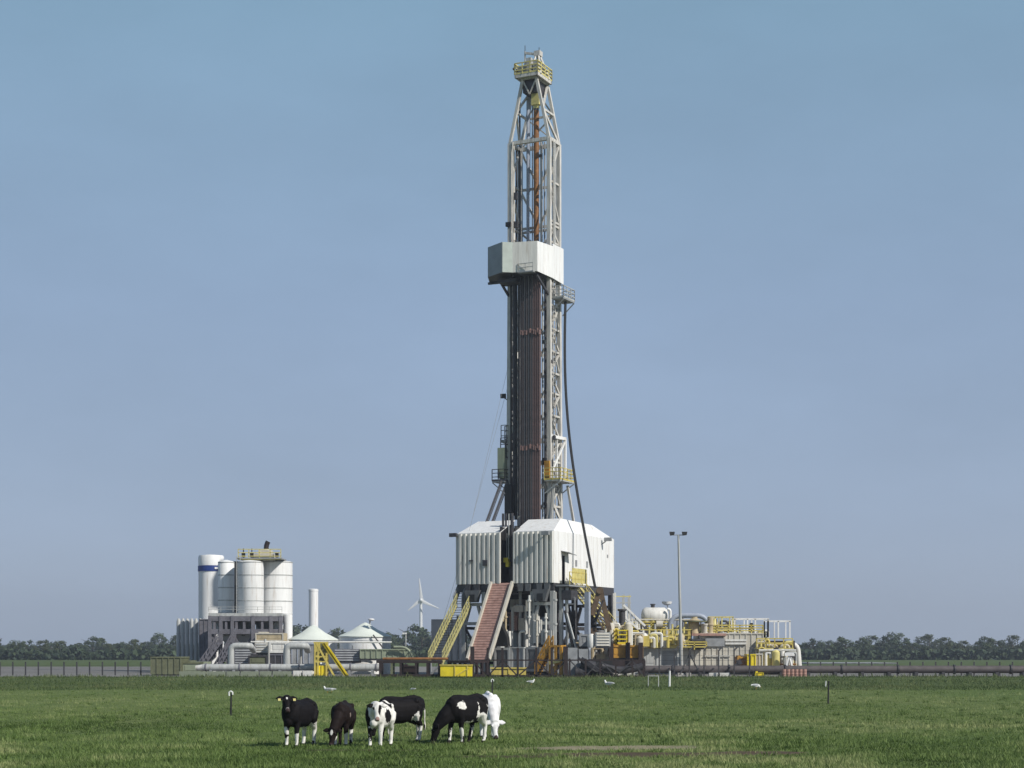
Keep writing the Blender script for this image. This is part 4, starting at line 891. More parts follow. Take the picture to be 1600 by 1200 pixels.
# security fences: posts with bent tops and wire
def sec_fence(label, pxs, Y, pyt, wires=6, bent=True):
    t = thing('security_fence', label, 'fence', (X(pxs[0], Y), Y, 0)); h = Z(pyt, Y)
    for px in pxs:
        x = X(px, Y); m = MB().bar((x, Y, 0), (x, Y, h-.35), .11)
        if bent: m.bar((x, Y, h-.37), (x+.38, Y+.1, h), .11)
        else: m.bar((x, Y, h-.35), (x, Y, h), .11)
        part(m, 'fence_post', dsteel, t)
    m = MB()
    for k in range(wires):
        z = .2+(h-.6)*k/(wires-1); m.bar((X(pxs[0], Y), Y, z), (X(pxs[-1], Y), Y, z), .022)
    part(m, 'fence_wire', dsteel, t); return t
sec_fence('dark security fence with bent post tops in front of the beige tank', [1030, 1054, 1077, 1100, 1123, 1147, 1171], 153, 1010)
t = thing('post_brace', 'pair of thin sloping braces on the lamp post side of the fence', 'brace', (X(1077, 153), 153, 0))
part(MB().bar(P(1077, 1022, 153.1), (X(1062, 153), 152.9, .2), .09).bar(P(1078, 1022, 153.1), (X(1094, 153), 152.9, .2), .09), 'brace_rod', dsteel, t)
sec_fence('grey wire fence running off to the right edge in front of the far trees', list(range(1262, 1700, 20)), 158, 1034, 7, False)
sec_fence('grey wire fence at the far left beyond the olive containers', list(range(-60, 262, 20)), 160, 1034, 7, False)
# flood light mast
Y = 156.
t = thing('floodlight_mast', 'tall thin grey lamp post with two dark floodlights on a crossbar', 'lamp post', (X(1064, Y), Y, 0))
part(MB().tube((X(1065, Y), Y, 0), (X(1060, Y), Y, Z(836, Y)), .17, 10, .09), 'mast_pole', lgrey, t)
part(MB().bar(P(1049, 836, Y), P(1071, 836, Y), .07), 'crossbar', grey, t)
for px in (1050.5, 1070): part(MB().slab([P(px-4, 831, Y-.3), P(px+4, 831, Y-.3), P(px+3, 836, Y-.3), P(px-3, 837, Y-.3)], (0, .5, .05)), 'floodlight_head', black, t)

# ------------------------------------------------------------------ silos and plant at the left
Y = 190.
t = thing('striped_silo', 'tallest white round silo with a dark blue band near its top', 'silo', (X(330, Y), Y, 0))
r = (X(350, Y)-X(310, Y))/2; xc = X(330, Y)
part(MB().lathe((xc, Y, 0), [(r*.98, 0), (r*.98, Z(884, Y)), (r, Z(884, Y)), (r, Z(871, Y)), (r*.93, Z(868, Y)), (r*.2, Z(866.5, Y))], 32), 'silo_shell', white, t)
part(MB().lathe((xc, Y, Z(893, Y)), [(r+.04, 0), (r+.04, Z(884.5, Y)-Z(893, Y))], 32), 'blue_stripe', blue, t)
part(MB().slab([(xc+r*.45, Y-r*.95, Z(890, Y)), (xc+r*.8, Y-r*.72, Z(890, Y)), (xc+r*.8, Y-r*.72, Z(887, Y)), (xc+r*.45, Y-r*.95, Z(887, Y))], (0, -.06, 0)), 'white_mark', white, t)
Y = 178.
def silo(label, px0, px1, pyt, pyb, Y, lad=False):
    r = (X(px1, Y)-X(px0, Y))/2; xc = X((px0+px1)/2, Y); z0, z1 = Z(pyb, Y), Z(pyt, Y)
    t = thing('bulk_silo', label, 'silo', (xc, Y, z0), WORLD, 'white silos on the dark frame')
    part(MB().lathe((xc, Y, z0), [(r*.5, -.9), (r, 0), (r, z1-z0), (r*.9, z1-z0+.12), (r*.1, z1-z0+.3)], 32), 'silo_shell', white, t)
    for k in range(5): part(MB().lathe((xc, Y, z0+(z1-z0)*k/4-.05), [(r+.03, 0), (r+.03, .1)], 32), 'silo_band', lgrey, t)
    if lad:
        m = MB(); xl_ = xc-r*.83; yl_ = Y-r*.62
        for dx in (-.2, .2): m.bar((xl_+dx, yl_, z0), (xl_+dx, yl_, z1+.6), .06)
        for k in range(16): m.bar((xl_-.2, yl_, z0+.3+k*.3), (xl_+.2, yl_, z0+.3+k*.3), .04)
        part(m, 'ladder', lgrey, t)
    return t
silo('narrow white silo with bands at the left of the silo group', 341, 366, 879, 958, 180)
silo('wide white banded silo in the middle of the group beside the dark gap', 371, 412, 879, 959, 177, True)
silo('white banded silo with the railed box on top at the right of the group', 404, 457, 879, 960, 180)
for px in (400.6, 420.7, 442): pass
x0, x1 = X(363, 182), X(374, 182)
single(MB().box((x0, 182, Z(960, 182)), (x1, 183, Z(877, 182))), 'silo_gap_shade', black, 'black upright box standing in for the shade in the gap between the white silos', 'duct', smooth=False)  # black box put in for the shade between the silos
single(MB().lathe((X(450, 176), 176, Z(1003, 176)), [(.47, 0), (.47, Z(961, 176)-Z(1003, 176)), (.4, Z(960, 176)-Z(1003, 176))], 20), 'round_duct', white, 'white round column under the right end of the silo group', 'duct column')
# silo frame, with white boxes added for the light showing through its bays
for i, (a, b, c, d, lb) in enumerate(((332, 346, 971, 984, 'white box in the left bay of the silo frame'), (380, 396, 971, 985, 'white box in the middle bay of the silo frame'), (400, 424, 970, 986, 'wide white box in the right bay of the silo frame'), (427, 440, 971, 985, 'white box in the rightmost bay of the silo frame'), (346, 362, 992, 1002, 'white box low in the left of the silo frame'), (368, 396, 990, 1003, 'white box low in the middle of the silo frame'))): skid('bay_light_fill', lb, 'bin', a, b, c, d, 177, 1.2, white, 'world', 'panel', white2)
Y = 176.
t = thing('silo_support', 'dark purple grey steel frame with window like bays under the white silos', 'steel frame', (X(390, Y), Y, 0))
for py, h in ((961, .35), (967, .5), (987, .5)): part(MB().box((X(329, Y), Y-1.2, Z(py, Y)-h/2), (X(443, Y), Y+5.2, Z(py, Y)+h/2)), 'frame_beam', mauve if py != 961 else lgrey, t)
for px in (331, 348, 366, 398, 426, 441):
    for yy in (Y-1.1, Y+5): part(MB().bar((X(px, Y), yy, 0), (X(px, Y), yy, Z(962.5, Y)), .34), 'frame_column', mauve, t)
for px in (338, 356, 372, 384, 412): part(MB().bar((X(px, Y), Y-1.0, Z(985, Y)), (X(px, Y), Y-1.0, Z(970, Y)), .24), 'bay_post', mauve, t)
for a, b in ((331, 366), (366, 398)): part(MB().bar((X(a, Y), Y-.9, .2), (X(b, Y), Y-.9, Z(990, Y)), .22).bar((X(b, Y), Y-.85, .2), (X(a, Y), Y-.85, Z(990, Y)), .22), 'frame_brace', mauve, t)
for px in (350, 378, 412): part(MB().lathe((X(px, Y), Y+1.5, Z(1005, Y)), [(.15, 0), (1.2, 2.2), (1.2, 2.6)], 14), 'silo_hopper', grey, t)
part(rail_mb([(X(329, Y), Y-1.15, Z(960, Y)+.25), (X(443, Y), Y-1.15, Z(960, Y)+.25)], .5, .02, 1.2), 'frame_railing', lgrey, t)
t = thing('silo_top_deck', 'pale yellow green railed deck with a vent box on top of the silos', 'platform', (X(408, 178), 178, Z(879, 178)))
part(MB().box((X(374, 178), 176.3, Z(879, 178)+.3), (X(444, 178), 180, Z(879, 178)+.42)), 'deck', grey, t)
part(rail_mb([(X(376, 178), 176.4, Z(876, 178)), (X(442, 178), 176.4, Z(876, 178))], 1.1, .04, 1.0, (.35, .68, 1), True), 'railing', pyellow, t)
part(MB().box((X(395, 178), 177, Z(876, 178)), (X(430, 178), 179, Z(866, 178))).box((X(405, 178), 177.2, Z(866, 178)), (X(425, 178), 178.8, Z(860, 178))), 'vent_box', beige, t)
for px in (383, 396, 435): part(MB().bar((X(px, 178), 176.9, Z(876, 178)), (X(px, 178), 176.9, Z(858 if px < 430 else 866, 178)), .1).cb((X(px, 178), 176.9, Z(868, 178)), (.35, .3, .5)), 'deck_lamp', dsteel, t)
m = MB().elbow([P(416, 866, 177.5), P(416, 852, 177.5), P(419, 846, 177.5)], .26, 10, .3)
part(m, 'vent_stack', redbrown, t); part(MB().tube(P(416, 861, 177.5), P(416, 858, 177.5), .3, 10), 'vent_collar', white, t)
# bulk tubes at the far left
Y = 188.
for i in range(6):
    px = 279+i*6.8; r = .23; x = X(px, Y)
    single(MB().lathe((x, Y, 0), [(r, 0), (r, Z(968+i % 2, Y)-.2), (r*.6, Z(967, Y)), (.05, Z(966, Y))], 14).lathe((x, Y, Z(990, Y)), [(r+.04, 0), (r+.04, .1)], 14), 'upright_tube', lgrey, 'tall slim grey tube standing in the row left of the silos', 'tube', group='row of grey tubes left of the silos')
skid('dark_shed', 'dark purple grey shed wall between the grey tubes and the silo frame', 'shed', 312, 333, 968, 1030, 187, 4, mauve, 'world', 'ribs')
stairs('silo_stairs', 'dark grey lattice stair at the left foot of the silo frame', P(345, 1003, 173), (X(312, 173), 173, .3), (0, 1, 0), mauve, WORLD, dsteel, 1.1, .05, cross=True)
stairs('silo_stairs', 'long dark stair rising right under the silo frame', P(366, 1000, 172.5), (X(338, 172.5), 172.5, .3), (0, 1, 0), mauve, WORLD, mauve, 1.1, .05)
# white pipes
Yp = 158.
t = thing('white_pipeline', 'long thick pale pipe running along the ground below the silos', 'pipeline', (X(440, Yp), Yp, 0))
part(MB().tube((X(317, Yp), Yp, Z(1043, Yp)), (X(594, Yp), Yp, Z(1043, Yp)), .33, 16), 'pipe_run', lgrey, t)
part(MB().tube((X(306, Yp), Yp, Z(1043.5, Yp)), (X(317, Yp), Yp, Z(1043, Yp)), .22, 12, .3), 'pipe_end', white2, t)
for px in (322, 375, 423, 468, 548, 588): part(MB().tube((X(px, Yp)-.06, Yp, Z(1043, Yp)), (X(px, Yp)+.06, Yp, Z(1043, Yp)), .40, 16), 'flange', mauve, t)
for px in range(330, 600, 36): part(MB().box((X(px, Yp)-.12, Yp-.4, 0), (X(px, Yp)+.12, Yp+.4, Z(1047, Yp))), 'pipe_support', grey, t)
single(MB().elbow([P(361, 1041, 160), P(361, 1009, 160), P(391, 1009, 160), P(396, 1016, 163)], .3, 12, .5), 'bent_pipe', lgrey, 'bent pale pipe standing up from the long pipe below the silos', 'pipe')
single(MB().elbow([P(448, 1041, 160), P(448, 1009, 160), P(478, 1009, 160), P(481, 1016, 163)], .33, 12, .5), 'bent_pipe', lgrey, 'bent pale pipe left of the yellow A shaped stair', 'pipe')
single(MB().tube(P(392, 1003, 168), P(612, 1003.5, 168), .09, 8), 'thin_pipe', white2, 'thin white pipe running level in front of the two cone roofed tanks', 'pipe')
for i, (px, lb) in enumerate(((420, 'thin white upright pipe in front of the white cabin'), (470, 'thin grey upright pipe right of the second bent pipe'))):
    single(MB().tube((X(px, 161), 161, 0), (X(px, 161), 161, Z(1003, 161)), .1, 8), 'upright_pipe', lgrey, lb, 'pipe')
skid('hopper_box', 'beige box below the silo frame', 'box', 399, 443, 989, 1002, 172, 3, tan, 'world', 'panel', beige)
skid('white_cabin', 'white cabin block under the silos right of the thin upright pipe', 'cabin', 421, 448, 1003, 1023, 166, 3, white2, 'world', 'panel', white2)
skid('striped_cabinet', 'pale louvred cabinet left of the white cabin', 'cabinet', 398, 418, 1004, 1023, 167, 2, beige, 'world', 'louvre', lgrey)
skid('pump_skid', 'dark machinery skid below the white cabin', 'skid', 420, 450, 1023, 1043, 165, 3, dsteel, 'world', 'ribs', mauve)
skid('olive_tank', 'dark olive tank under the striped cabinet', 'tank', 388, 418, 1024, 1043, 165, 3, olive, 'world', 'panel', dsteel)
skid('grey_container', 'grey container half hidden behind the second bent pipe', 'container', 456, 492, 1006, 1040, 167, 3, grey, 'world', 'ribs', bluegrey)
skid('dark_container', 'dark container behind the first bent pipe', 'container', 366, 398, 1010, 1040, 166, 3, mauve, 'world', 'louvre', grey)
for i, (a, b) in enumerate(((280, 321), (323, 352), (354, 374), (376, 404), (406, 424), (426, 455))):
    t = skid('barrier_panel', 'grey green low barrier panel at the grass edge below the long pale pipe', 'barrier', a, b, 1049, 1059, 155, .25, mat('barrier_paint', (.23, .26, .19), .7, dirt=.25), 'world', 'none', group='grey green barrier panels')
for i, (a, b) in enumerate(((458, 470), (473, 487))): skid('white_block', ['white block at the grass edge left of its twin', 'white block at the grass edge next to the yellow stair'][i], 'block', a, b, 1048, 1059, 155, .8, white2, 'world', 'none')
skid('olive_container', 'dark olive container at the far left below the grey tubes', 'container', 236, 282, 1027, 1057, 158, 4, olive, 'world', 'ribs', olive)
skid('olive_container', 'lighter olive container right of the dark one at the far left', 'container', 283, 318, 1034, 1057, 159, 4, greygreen, 'world', 'panel', olive)
# yellow A stair
t = stairs('yellow_stile', 'bright yellow A shaped stair crossing over the long pale pipe', P(505, 1004, 156), (X(541, 156), 156, .05), (0, 1.1, 0), byellow, WORLD, byellow, .02, .06)
m = MB()
for px in (492, 497, 510):
    m.bar((X(px, 156), 156, 0), (X(px, 156), 156, Z(1004 if px != 510 else 1020, 156)), .13); m.bar((X(px, 156), 157.1, 0), (X(px, 156), 157.1, Z(1004, 156)), .13)
m.bar(P(494, 1004, 156), (X(522, 156), 156, .05), .16); m.bar(P(494, 1004, 157.1), (X(522, 157.1), 157.1, .05), .16)
m.bar(P(490, 1004, 156), P(513, 1004, 156), .14)
for py in (1026, 1034): m.bar(P(491, py, 156), P(512, py, 156), .12)
part(m, 'stile_frame', yellow, t)
part(MB().corr((X(493, 156), 156.1), (X(511, 156), 156.1), .1, Z(1040, 156), .35, .08), 'kick_panel', byellow, t, smooth=False)
part(MB().box((X(493, 157.1), 157.2, Z(1035, 157)), (X(513, 157), 157.25, Z(1005, 157))), 'mesh_panel', olive, t)
# cone roofed tanks
Y = 178.
def cone_tank(label, px0, px1, pya, pye, pyb, Y):
    r = (X(px1, Y)-X(px0, Y))/2; xc = X((px0+px1)/2, Y); ze = Z(pye, Y); t = thing('storage_tank', label, 'storage tank', (xc, Y, 0))
    part(MB().lathe((xc, Y, 0), [(r*.985, 0), (r*.985, ze-.4), (r, ze-.38), (r, ze)], 40), 'tank_wall', white, t)
    part(MB().lathe((xc, Y, ze), [(r+.12, -.05), (r+.12, .05), (r*.5, (Z(pya, Y)-ze)*.52), (.3, Z(pya, Y)-ze)], 40), 'cone_roof', palegreen, t)
    part(MB().lathe((xc, Y, Z(pya, Y)-.1), [(.22, 0), (.22, .12), (.1, .18)], 12), 'roof_vent', palegreen, t)
    return t
cone_tank('white tank with a pale green cone roof below the thick white chimney', 452, 527, 978, 1000, 1012, 174)
tk = cone_tank('white tank with a pale cone roof and a small lamp behind it', 530, 611, 974, 995, 1012, 172)
part(MB().bar(P(583, 992, 169.2), P(598, 1012, 169.5), .12), 'tank_ladder', dsteel, tk)
t = thing('flat_disc_lamp', 'small white disc lamp on a post behind the right cone roofed tank', 'lamp', (X(580, 190), 190, 0))
part(MB().tube((X(578, 190), 190, 0), (X(578, 190), 190, Z(969, 190)), .08, 8), 'lamp_pole', lgrey, t); part(MB().lathe((X(580, 190), 190, Z(970, 190)), [(.2, 0), (.36, .08), (.36, .2), (.15, .28)], 14), 'lamp_head', white, t)
Y = 230.; r = 7.4/F*Y
single(MB().lathe((X(489.8, Y), Y, 0), [(r, 0), (r, Z(924, Y)), (r*1.05, Z(924, Y)), (r*1.05, Z(921, Y)), (r*.7, Z(920, Y))], 24), 'chimney', white, 'single thick white chimney behind the left cone roofed tank', 'chimney')
skid('low_container', 'dark left section of the low green container behind the long pipe', 'container', 522, 562, 1014, 1036, 166, 2.2, mauve, 'world', 'louvre', grey)
skid('low_container', 'grey green ribbed container behind the long pale pipe', 'container', 563, 640, 1015, 1032, 165.5, 2.2, greygreen, 'world', 'ribs', greygreen)
single(MB().elbow([P(615, 1011, 165), P(638, 1011, 165), P(645, 1028, 165)], .13, 8, .8), 'bent_pipe', greygreen, 'thin pale green bent pipe over the right end of the green container', 'pipe')
t = thing('street_lamp', 'small grey lamp post behind the right end of the green container', 'lamp post', (X(634, 168), 168, 0))
part(MB().tube((X(634, 168), 168, 0), (X(634, 168), 168, Z(991, 168)), .07, 8), 'lamp_pole', lgrey, t); part(MB().box((X(629, 168), 167.8, Z(991, 168)), (X(635.5, 168), 168.2, Z(988.5, 168))), 'lamp_head', white, t)
skid('far_building', 'dark blue grey block building in the distance left of the rig', 'building', 674, 722, 968, 1040, 420, 30, bgmat, 'world', 'ribs', bgmat)
skid('far_building', 'low grey shed in the distance behind the right fence', 'building', 1262, 1400, 1036, 1046, 330, 20, grey, 'world', 'ribs', grey)
# wind turbine
Y = 1700.
t = thing('wind_turbine', 'white three bladed wind turbine far behind left of the rig', 'wind turbine', (X(657, Y), Y, 0))
hub = P(658, 938, Y)
part(MB().tube((hub.x-.5, Y+4, 0), (hub.x-.5, Y+4, hub.z-.5), 2.1, 14, 1.4), 'tower', white, t)
part(MB().box((hub.x-2, Y-1, hub.z-1.8), (hub.x+2, Y+9, hub.z+2)), 'nacelle', white, t); part(MB().ball((hub.x, Y-2.5, hub.z), (1.9, 2.4, 1.9), 12, 8), 'hub', white, t)
for px, py in ((655, 904), (686, 951), (638, 954)):
    tip = P(px, py, Y); d = (tip-hub); n_ = d.cross(Vector((0, 1, 0))).normalized(); pts = []
    for u, wd in ((0, .9), (.15, 2.1), (.5, 1.5), (1, .5)): pts.append((hub+d*u, wd))
    vs = []; fs = []
    for p, wd in pts:
        for a, b in ((-wd, 0), (0, -.45), (wd*.6, 0), (0, .45)): vs.append(p+n_*a+Vector((0, b-2.5, 0)))
    for k in range(3):
        for q in range(4): fs.append((k*4+q, k*4+(q+1) % 4, k*4+4+(q+1) % 4, k*4+4+q))
    fs += [(3, 2, 1, 0), (12, 13, 14, 15)]
    part(MB().add(vs, fs), 'blade', white, t)

# ------------------------------------------------------------------ ground
def grass_material():
    m = bpy.data.materials.new('meadow'); m.use_nodes = True; t = m.node_tree; b = t.nodes['Principled BSDF']; L = t.links.new
    b.inputs['Roughness'].default_value = .9; b.inputs['Specular IOR Level'].default_value = .1
    co = t.nodes.new('ShaderNodeTexCoord')
    def noise_(sc, det=6, rough=.6, mapscale=None):
        n = t.nodes.new('ShaderNodeTexNoise'); n.inputs['Scale'].default_value = sc; n.inputs['Detail'].default_value = det; n.inputs['Roughness'].default_value = rough
        mp = t.nodes.new('ShaderNodeMapping'); mp.inputs['Scale'].default_value = mapscale or (1, 1, 1); L(co.outputs['Object'], mp.inputs[0]); L(mp.outputs[0], n.inputs[0]); return n.outputs['Fac']
    def ramp(src, stops):
        r = t.nodes.new('ShaderNodeValToRGB'); L(src, r.inputs[0]); el = r.color_ramp.elements
        while len(el) < len(stops): el.new(.5)
        for i, (p, c) in enumerate(stops): el[i].position = p; el[i].color = (*c, 1)
        return r.outputs[0]
    def mix(f, a, b_, bt='MIX'):
        x = t.nodes.new('ShaderNodeMix'); x.data_type = 'RGBA'; x.blend_type = bt; L(a, x.inputs['A']); L(b_, x.inputs['B'])
        if hasattr(f, 'links'): L(f, x.inputs['Factor'])
        else: x.inputs['Factor'].default_value = f
        return x.outputs['Result']
    fine = ramp(noise_(2.2, 9, .72), [(.3, (0.040, 0.060, 0.017)), (.5, (0.112, 0.162, 0.048)), (.7, (0.177, 0.227, 0.078))])
    big = ramp(noise_(.09, 5, .6, (1, .45, 1)), [(.36, (0.075, 0.119, 0.032)), (.62, (0.153, 0.173, 0.063))])
    base = mix(.45, fine, big)
    sp = t.nodes.new('ShaderNodeSeparateXYZ'); L(co.outputs['Object'], sp.inputs[0])
    # lusher strip of longer grass along the far edge of the meadow
    yr = t.nodes.new('ShaderNodeMapRange'); yr.inputs['From Min'].default_value = 96; yr.inputs['From Max'].default_value = 108; L(sp.outputs['Y'], yr.inputs['Value'])
    n2 = noise_(.25, 4); ad = t.nodes.new('ShaderNodeMath'); ad.operation = 'MULTIPLY_ADD'; L(n2, ad.inputs[0]); ad.inputs[1].default_value = 14; L(sp.outputs['Y'], ad.inputs[2])
    yr2 = t.nodes.new('ShaderNodeMapRange'); yr2.inputs['From Min'].default_value = 105; yr2.inputs['From Max'].default_value = 113; L(ad.outputs[0], yr2.inputs['Value'])
    lush = ramp(noise_(.7, 7, .7), [(.32, (0.056, 0.085, 0.026)), (.66, (0.098, 0.128, 0.048))])
    base = mix(yr2.outputs['Result'], base, lush)
    # bare trampled soil
    for (cx, cy, rx, ry, col) in SOIL:
        v = t.nodes.new('ShaderNodeVectorMath'); v.operation = 'SUBTRACT'; L(co.outputs['Object'], v.inputs[0]); v.inputs[1].default_value = (cx, cy, 0)
        d = t.nodes.new('ShaderNodeVectorMath'); d.operation = 'DIVIDE'; L(v.outputs[0], d.inputs[0]); d.inputs[1].default_value = (rx, ry, 1)
        ln = t.nodes.new('ShaderNodeVectorMath'); ln.operation = 'LENGTH'; L(d.outputs[0], ln.inputs[0])
        nn = noise_(1.6, 6, .7); a = t.nodes.new('ShaderNodeMath'); a.operation = 'MULTIPLY_ADD'; L(nn, a.inputs[0]); a.inputs[1].default_value = 1.6; L(ln.outputs['Value'], a.inputs[2])
        mr = t.nodes.new('ShaderNodeMapRange'); mr.inputs['From Min'].default_value = 1.95; mr.inputs['From Max'].default_value = 1.6; L(a.outputs[0], mr.inputs['Value'])
        sc = ramp(noise_(3, 6), [(.3, tuple(x*.6 for x in col)), (.7, col)])
        base = mix(mr.outputs['Result'], base, sc)
    L(base, b.inputs['Base Color'])
    bp = t.nodes.new('ShaderNodeBump'); bp.inputs['Strength'].default_value = .9; bp.inputs['Distance'].default_value = .12
    L(noise_(1.7, 9, .7), bp.inputs['Height']); L(bp.outputs[0], b.inputs['Normal'])
    return m
SOIL = [(X(960, 39.6), 39.3, 2.3, 1.0, (.34, .30, .20)), (X(1010, 36.2), 36.4, 2.6, 1.0, (.12, .09, .06)), (X(1190, 37), 37, 1.1, .9, (.13, .095, .065)), (X(560, 37.3), 38.2, 1.6, .5, (.09, .085, .04)), (X(780, 35.5), 35.6, 1.2, .6, (.10, .09, .045))]
GM = grass_material()
xs = [-9000, -600, -200]+[x for x in range(-100, 101, 4)]+[200, 600, 9000]; ys = [-300, 0]+[20+2*k for k in range(70)]+[160, 200, 400, 1200, 12000]
def gz(x, y):
    if not (20 < y < 158 and abs(x) < 101): return 0
    return .07*noise.noise(Vector((x*.11, y*.11, 0)))*min(1, (158-y)/12)*(1 if y > 25 else .3)
vs = [(x, y, gz(x, y)) for y in ys for x in xs]; nx = len(xs)
fs = [(j*nx+i, j*nx+i+1, (j+1)*nx+i+1, (j+1)*nx+i) for j in range(len(ys)-1) for i in range(nx-1)]
g = MB(); g.v = vs; g.f = fs
structure(g, 'ground', GM, smooth=True)
yard = mat('yard_gravel', (.21, .20, .185), .9, dirt=.35, scale=.8, bump=.3)
structure(MB().box((-150, 152.5, .015), (170, 262, .06)), 'gravel_yard', yard)

# grass blades in the near meadow: one uncountable mesh
rng = np.random.default_rng(3)
def blades(n, y0, y1, hmin, hmax, wid, name, pw, m, side=.335, clump=None):
    u = rng.random(n); a = 1-pw
    y = (y0**a+(y1**a-y0**a)*u)**(1/a)
    x = (rng.random(n)*2-1)*(y*side+1)
    h = hmin+(hmax-hmin)*rng.random(n)**2
    tint = rng.random(n)
    pat = np.array([noise.noise(Vector((x[i]*.55, y[i]*.55, 3))) for i in range(n)])
    pat2 = np.array([noise.noise(Vector((x[i]*.13, y[i]*.09, 9))) for i in range(n)])
    keep = np.ones(n, bool)
    for (cx, cy, rx, ry, c) in SOIL:
        keep &= ~((((x-cx)/rx)**2+((y-cy)/ry)**2 < 1.0+pat*.9) & (rng.random(n) < .93))
    h *= np.clip(1+pat*1.3, .45, 2.2)
    x, y, h, tint, pat, pat2 = (q[keep] for q in (x, y, h, tint, pat, pat2)); n = len(x)
    z = np.array([gz(x[i], y[i]) for i in range(n)])-.01
    th = rng.random(n)*2*np.pi; ln = h*(.25+.5*rng.random(n)); lt = rng.random(n)*2*np.pi
    w_ = wid*(.6+.8*rng.random(n))
    v = np.empty((n, 3, 3)); v[:, 0] = np.stack([x-np.cos(th)*w_, y-np.sin(th)*w_, z], 1); v[:, 1] = np.stack([x+np.cos(th)*w_, y+np.sin(th)*w_, z], 1)
    v[:, 2] = np.stack([x+np.cos(lt)*ln, y+np.sin(lt)*ln, z+h], 1)
    me = bpy.data.meshes.new(name); me.vertices.add(n*3); me.vertices.foreach_set('co', v.ravel())
    me.loops.add(n*3); me.loops.foreach_set('vertex_index', np.arange(n*3, dtype=np.int32)); me.polygons.add(n)
    me.polygons.foreach_set('loop_start', np.arange(0, n*3, 3, dtype=np.int32)); me.update()
    at = me.attributes.new('tint', 'FLOAT', 'POINT'); at.data.foreach_set('value', np.repeat(np.clip(tint*.42+.3+pat*.8+pat2*.7, 0, 1), 3).astype(np.float32))
    me.materials.append(m); o = bpy.data.objects.new(name, me); COL.objects.link(o); o['kind'] = 'stuff'
    o['label'] = 'short grazed green meadow grass in front of the drilling site' if y0 < 60 else ('longer green grass strip at the far side of the meadow' if y0 < 140 else 'rough uneven tall grass along the edge of the drilling yard'); o['category'] = 'grass'
    return o
def blade_mat(name, stops):
    m = bpy.data.materials.new(name); m.use_nodes = True; t = m.node_tree; b = t.nodes['Principled BSDF']; b.inputs['Roughness'].default_value = .65; b.inputs['Specular IOR Level'].default_value = .2
    a = t.nodes.new('ShaderNodeAttribute'); a.attribute_name = 'tint'; r = t.nodes.new('ShaderNodeValToRGB'); t.links.new(a.outputs['Fac'], r.inputs[0]); el = r.color_ramp.elements
    while len(el) < len(stops): el.new(.5)
    for i, (p, c) in enumerate(stops): el[i].position = p; el[i].color = (*c, 1)
    t.links.new(r.outputs[0], b.inputs['Base Color'])
    tr = t.nodes.new('ShaderNodeBsdfTranslucent'); t.links.new(r.outputs[0], tr.inputs[0]); mxs = t.nodes.new('ShaderNodeMixShader'); mxs.inputs[0].default_value = .25
    t.links.new(b.outputs[0], mxs.inputs[1]); t.links.new(tr.outputs[0], mxs.inputs[2]); t.links.new(mxs.outputs[0], t.nodes['Material Output'].inputs[0]); return m
bm1 = blade_mat('grass_blade', [(.0, (0.041, 0.072, 0.015)), (.4, (0.128, 0.194, 0.052)), (.75, (0.193, 0.253, 0.087)), (1, (0.304, 0.338, 0.144))])
bm2 = blade_mat('long_grass_blade', [(.0, (0.056, 0.088, 0.026)), (.6, (0.095, 0.135, 0.044)), (1, (0.146, 0.170, 0.072))])
blades(330000, 30, 100, .03, .11, .011, 'meadow_grass', 2.1, bm1)
blades(60000, 99, 152, .05, .17, .03, 'long_grass', 1.3, bm2)

def tussocks(n, name):
    V = []; Fc = []; T = []
    for i in range(n):
        u = rng.random(); y = 1/(1/31-(1/31-1/100)*u); x = (rng.random()*2-1)*y*.33; sz = .10+.22*rng.random()**2; hb = .06+.11*rng.random()**2
        if any(((x-c0)/r0)**2+((y-c1)/r1)**2 < .9 for c0, c1, r0, r1, _ in SOIL): continue
        tn = .1+.6*rng.random()
        for k in range(int(14+70*sz)):
            a = rng.random()*6.28; q = sz*rng.random()**.6; bx_, by_ = x+math.cos(a)*q, y+math.sin(a)*q; h = hb*(1.1-.6*q/sz)*(.6+.7*rng.random()); w_ = .010+.010*rng.random(); th = rng.random()*3.14
            z = gz(bx_, by_)-.01; ln = h*.6; o = len(V)
            V += [(bx_-math.cos(th)*w_, by_-math.sin(th)*w_, z), (bx_+math.cos(th)*w_, by_+math.sin(th)*w_, z), (bx_+math.cos(a)*ln, by_+math.sin(a)*ln, z+h)]; Fc.append((o, o+1, o+2)); T += [min(1, max(0, tn+.25*(rng.random()-.5)))]*3
    me = mesh(name, V, Fc, bm1); at = me.attributes.new('tint', 'FLOAT', 'POINT'); at.data.foreach_set('value', np.array(T, np.float32))
    o = bpy.data.objects.new(name, me); COL.objects.link(o); o['kind'] = 'stuff'; o['label'] = 'scattered taller tufts of grass on the grazed meadow'; o['category'] = 'grass'
tussocks(2600, 'grass_tufts')
blades(16000, 149.2, 152.45, .06, .34, .035, 'edge_grass', 1.3, bm2, .5)
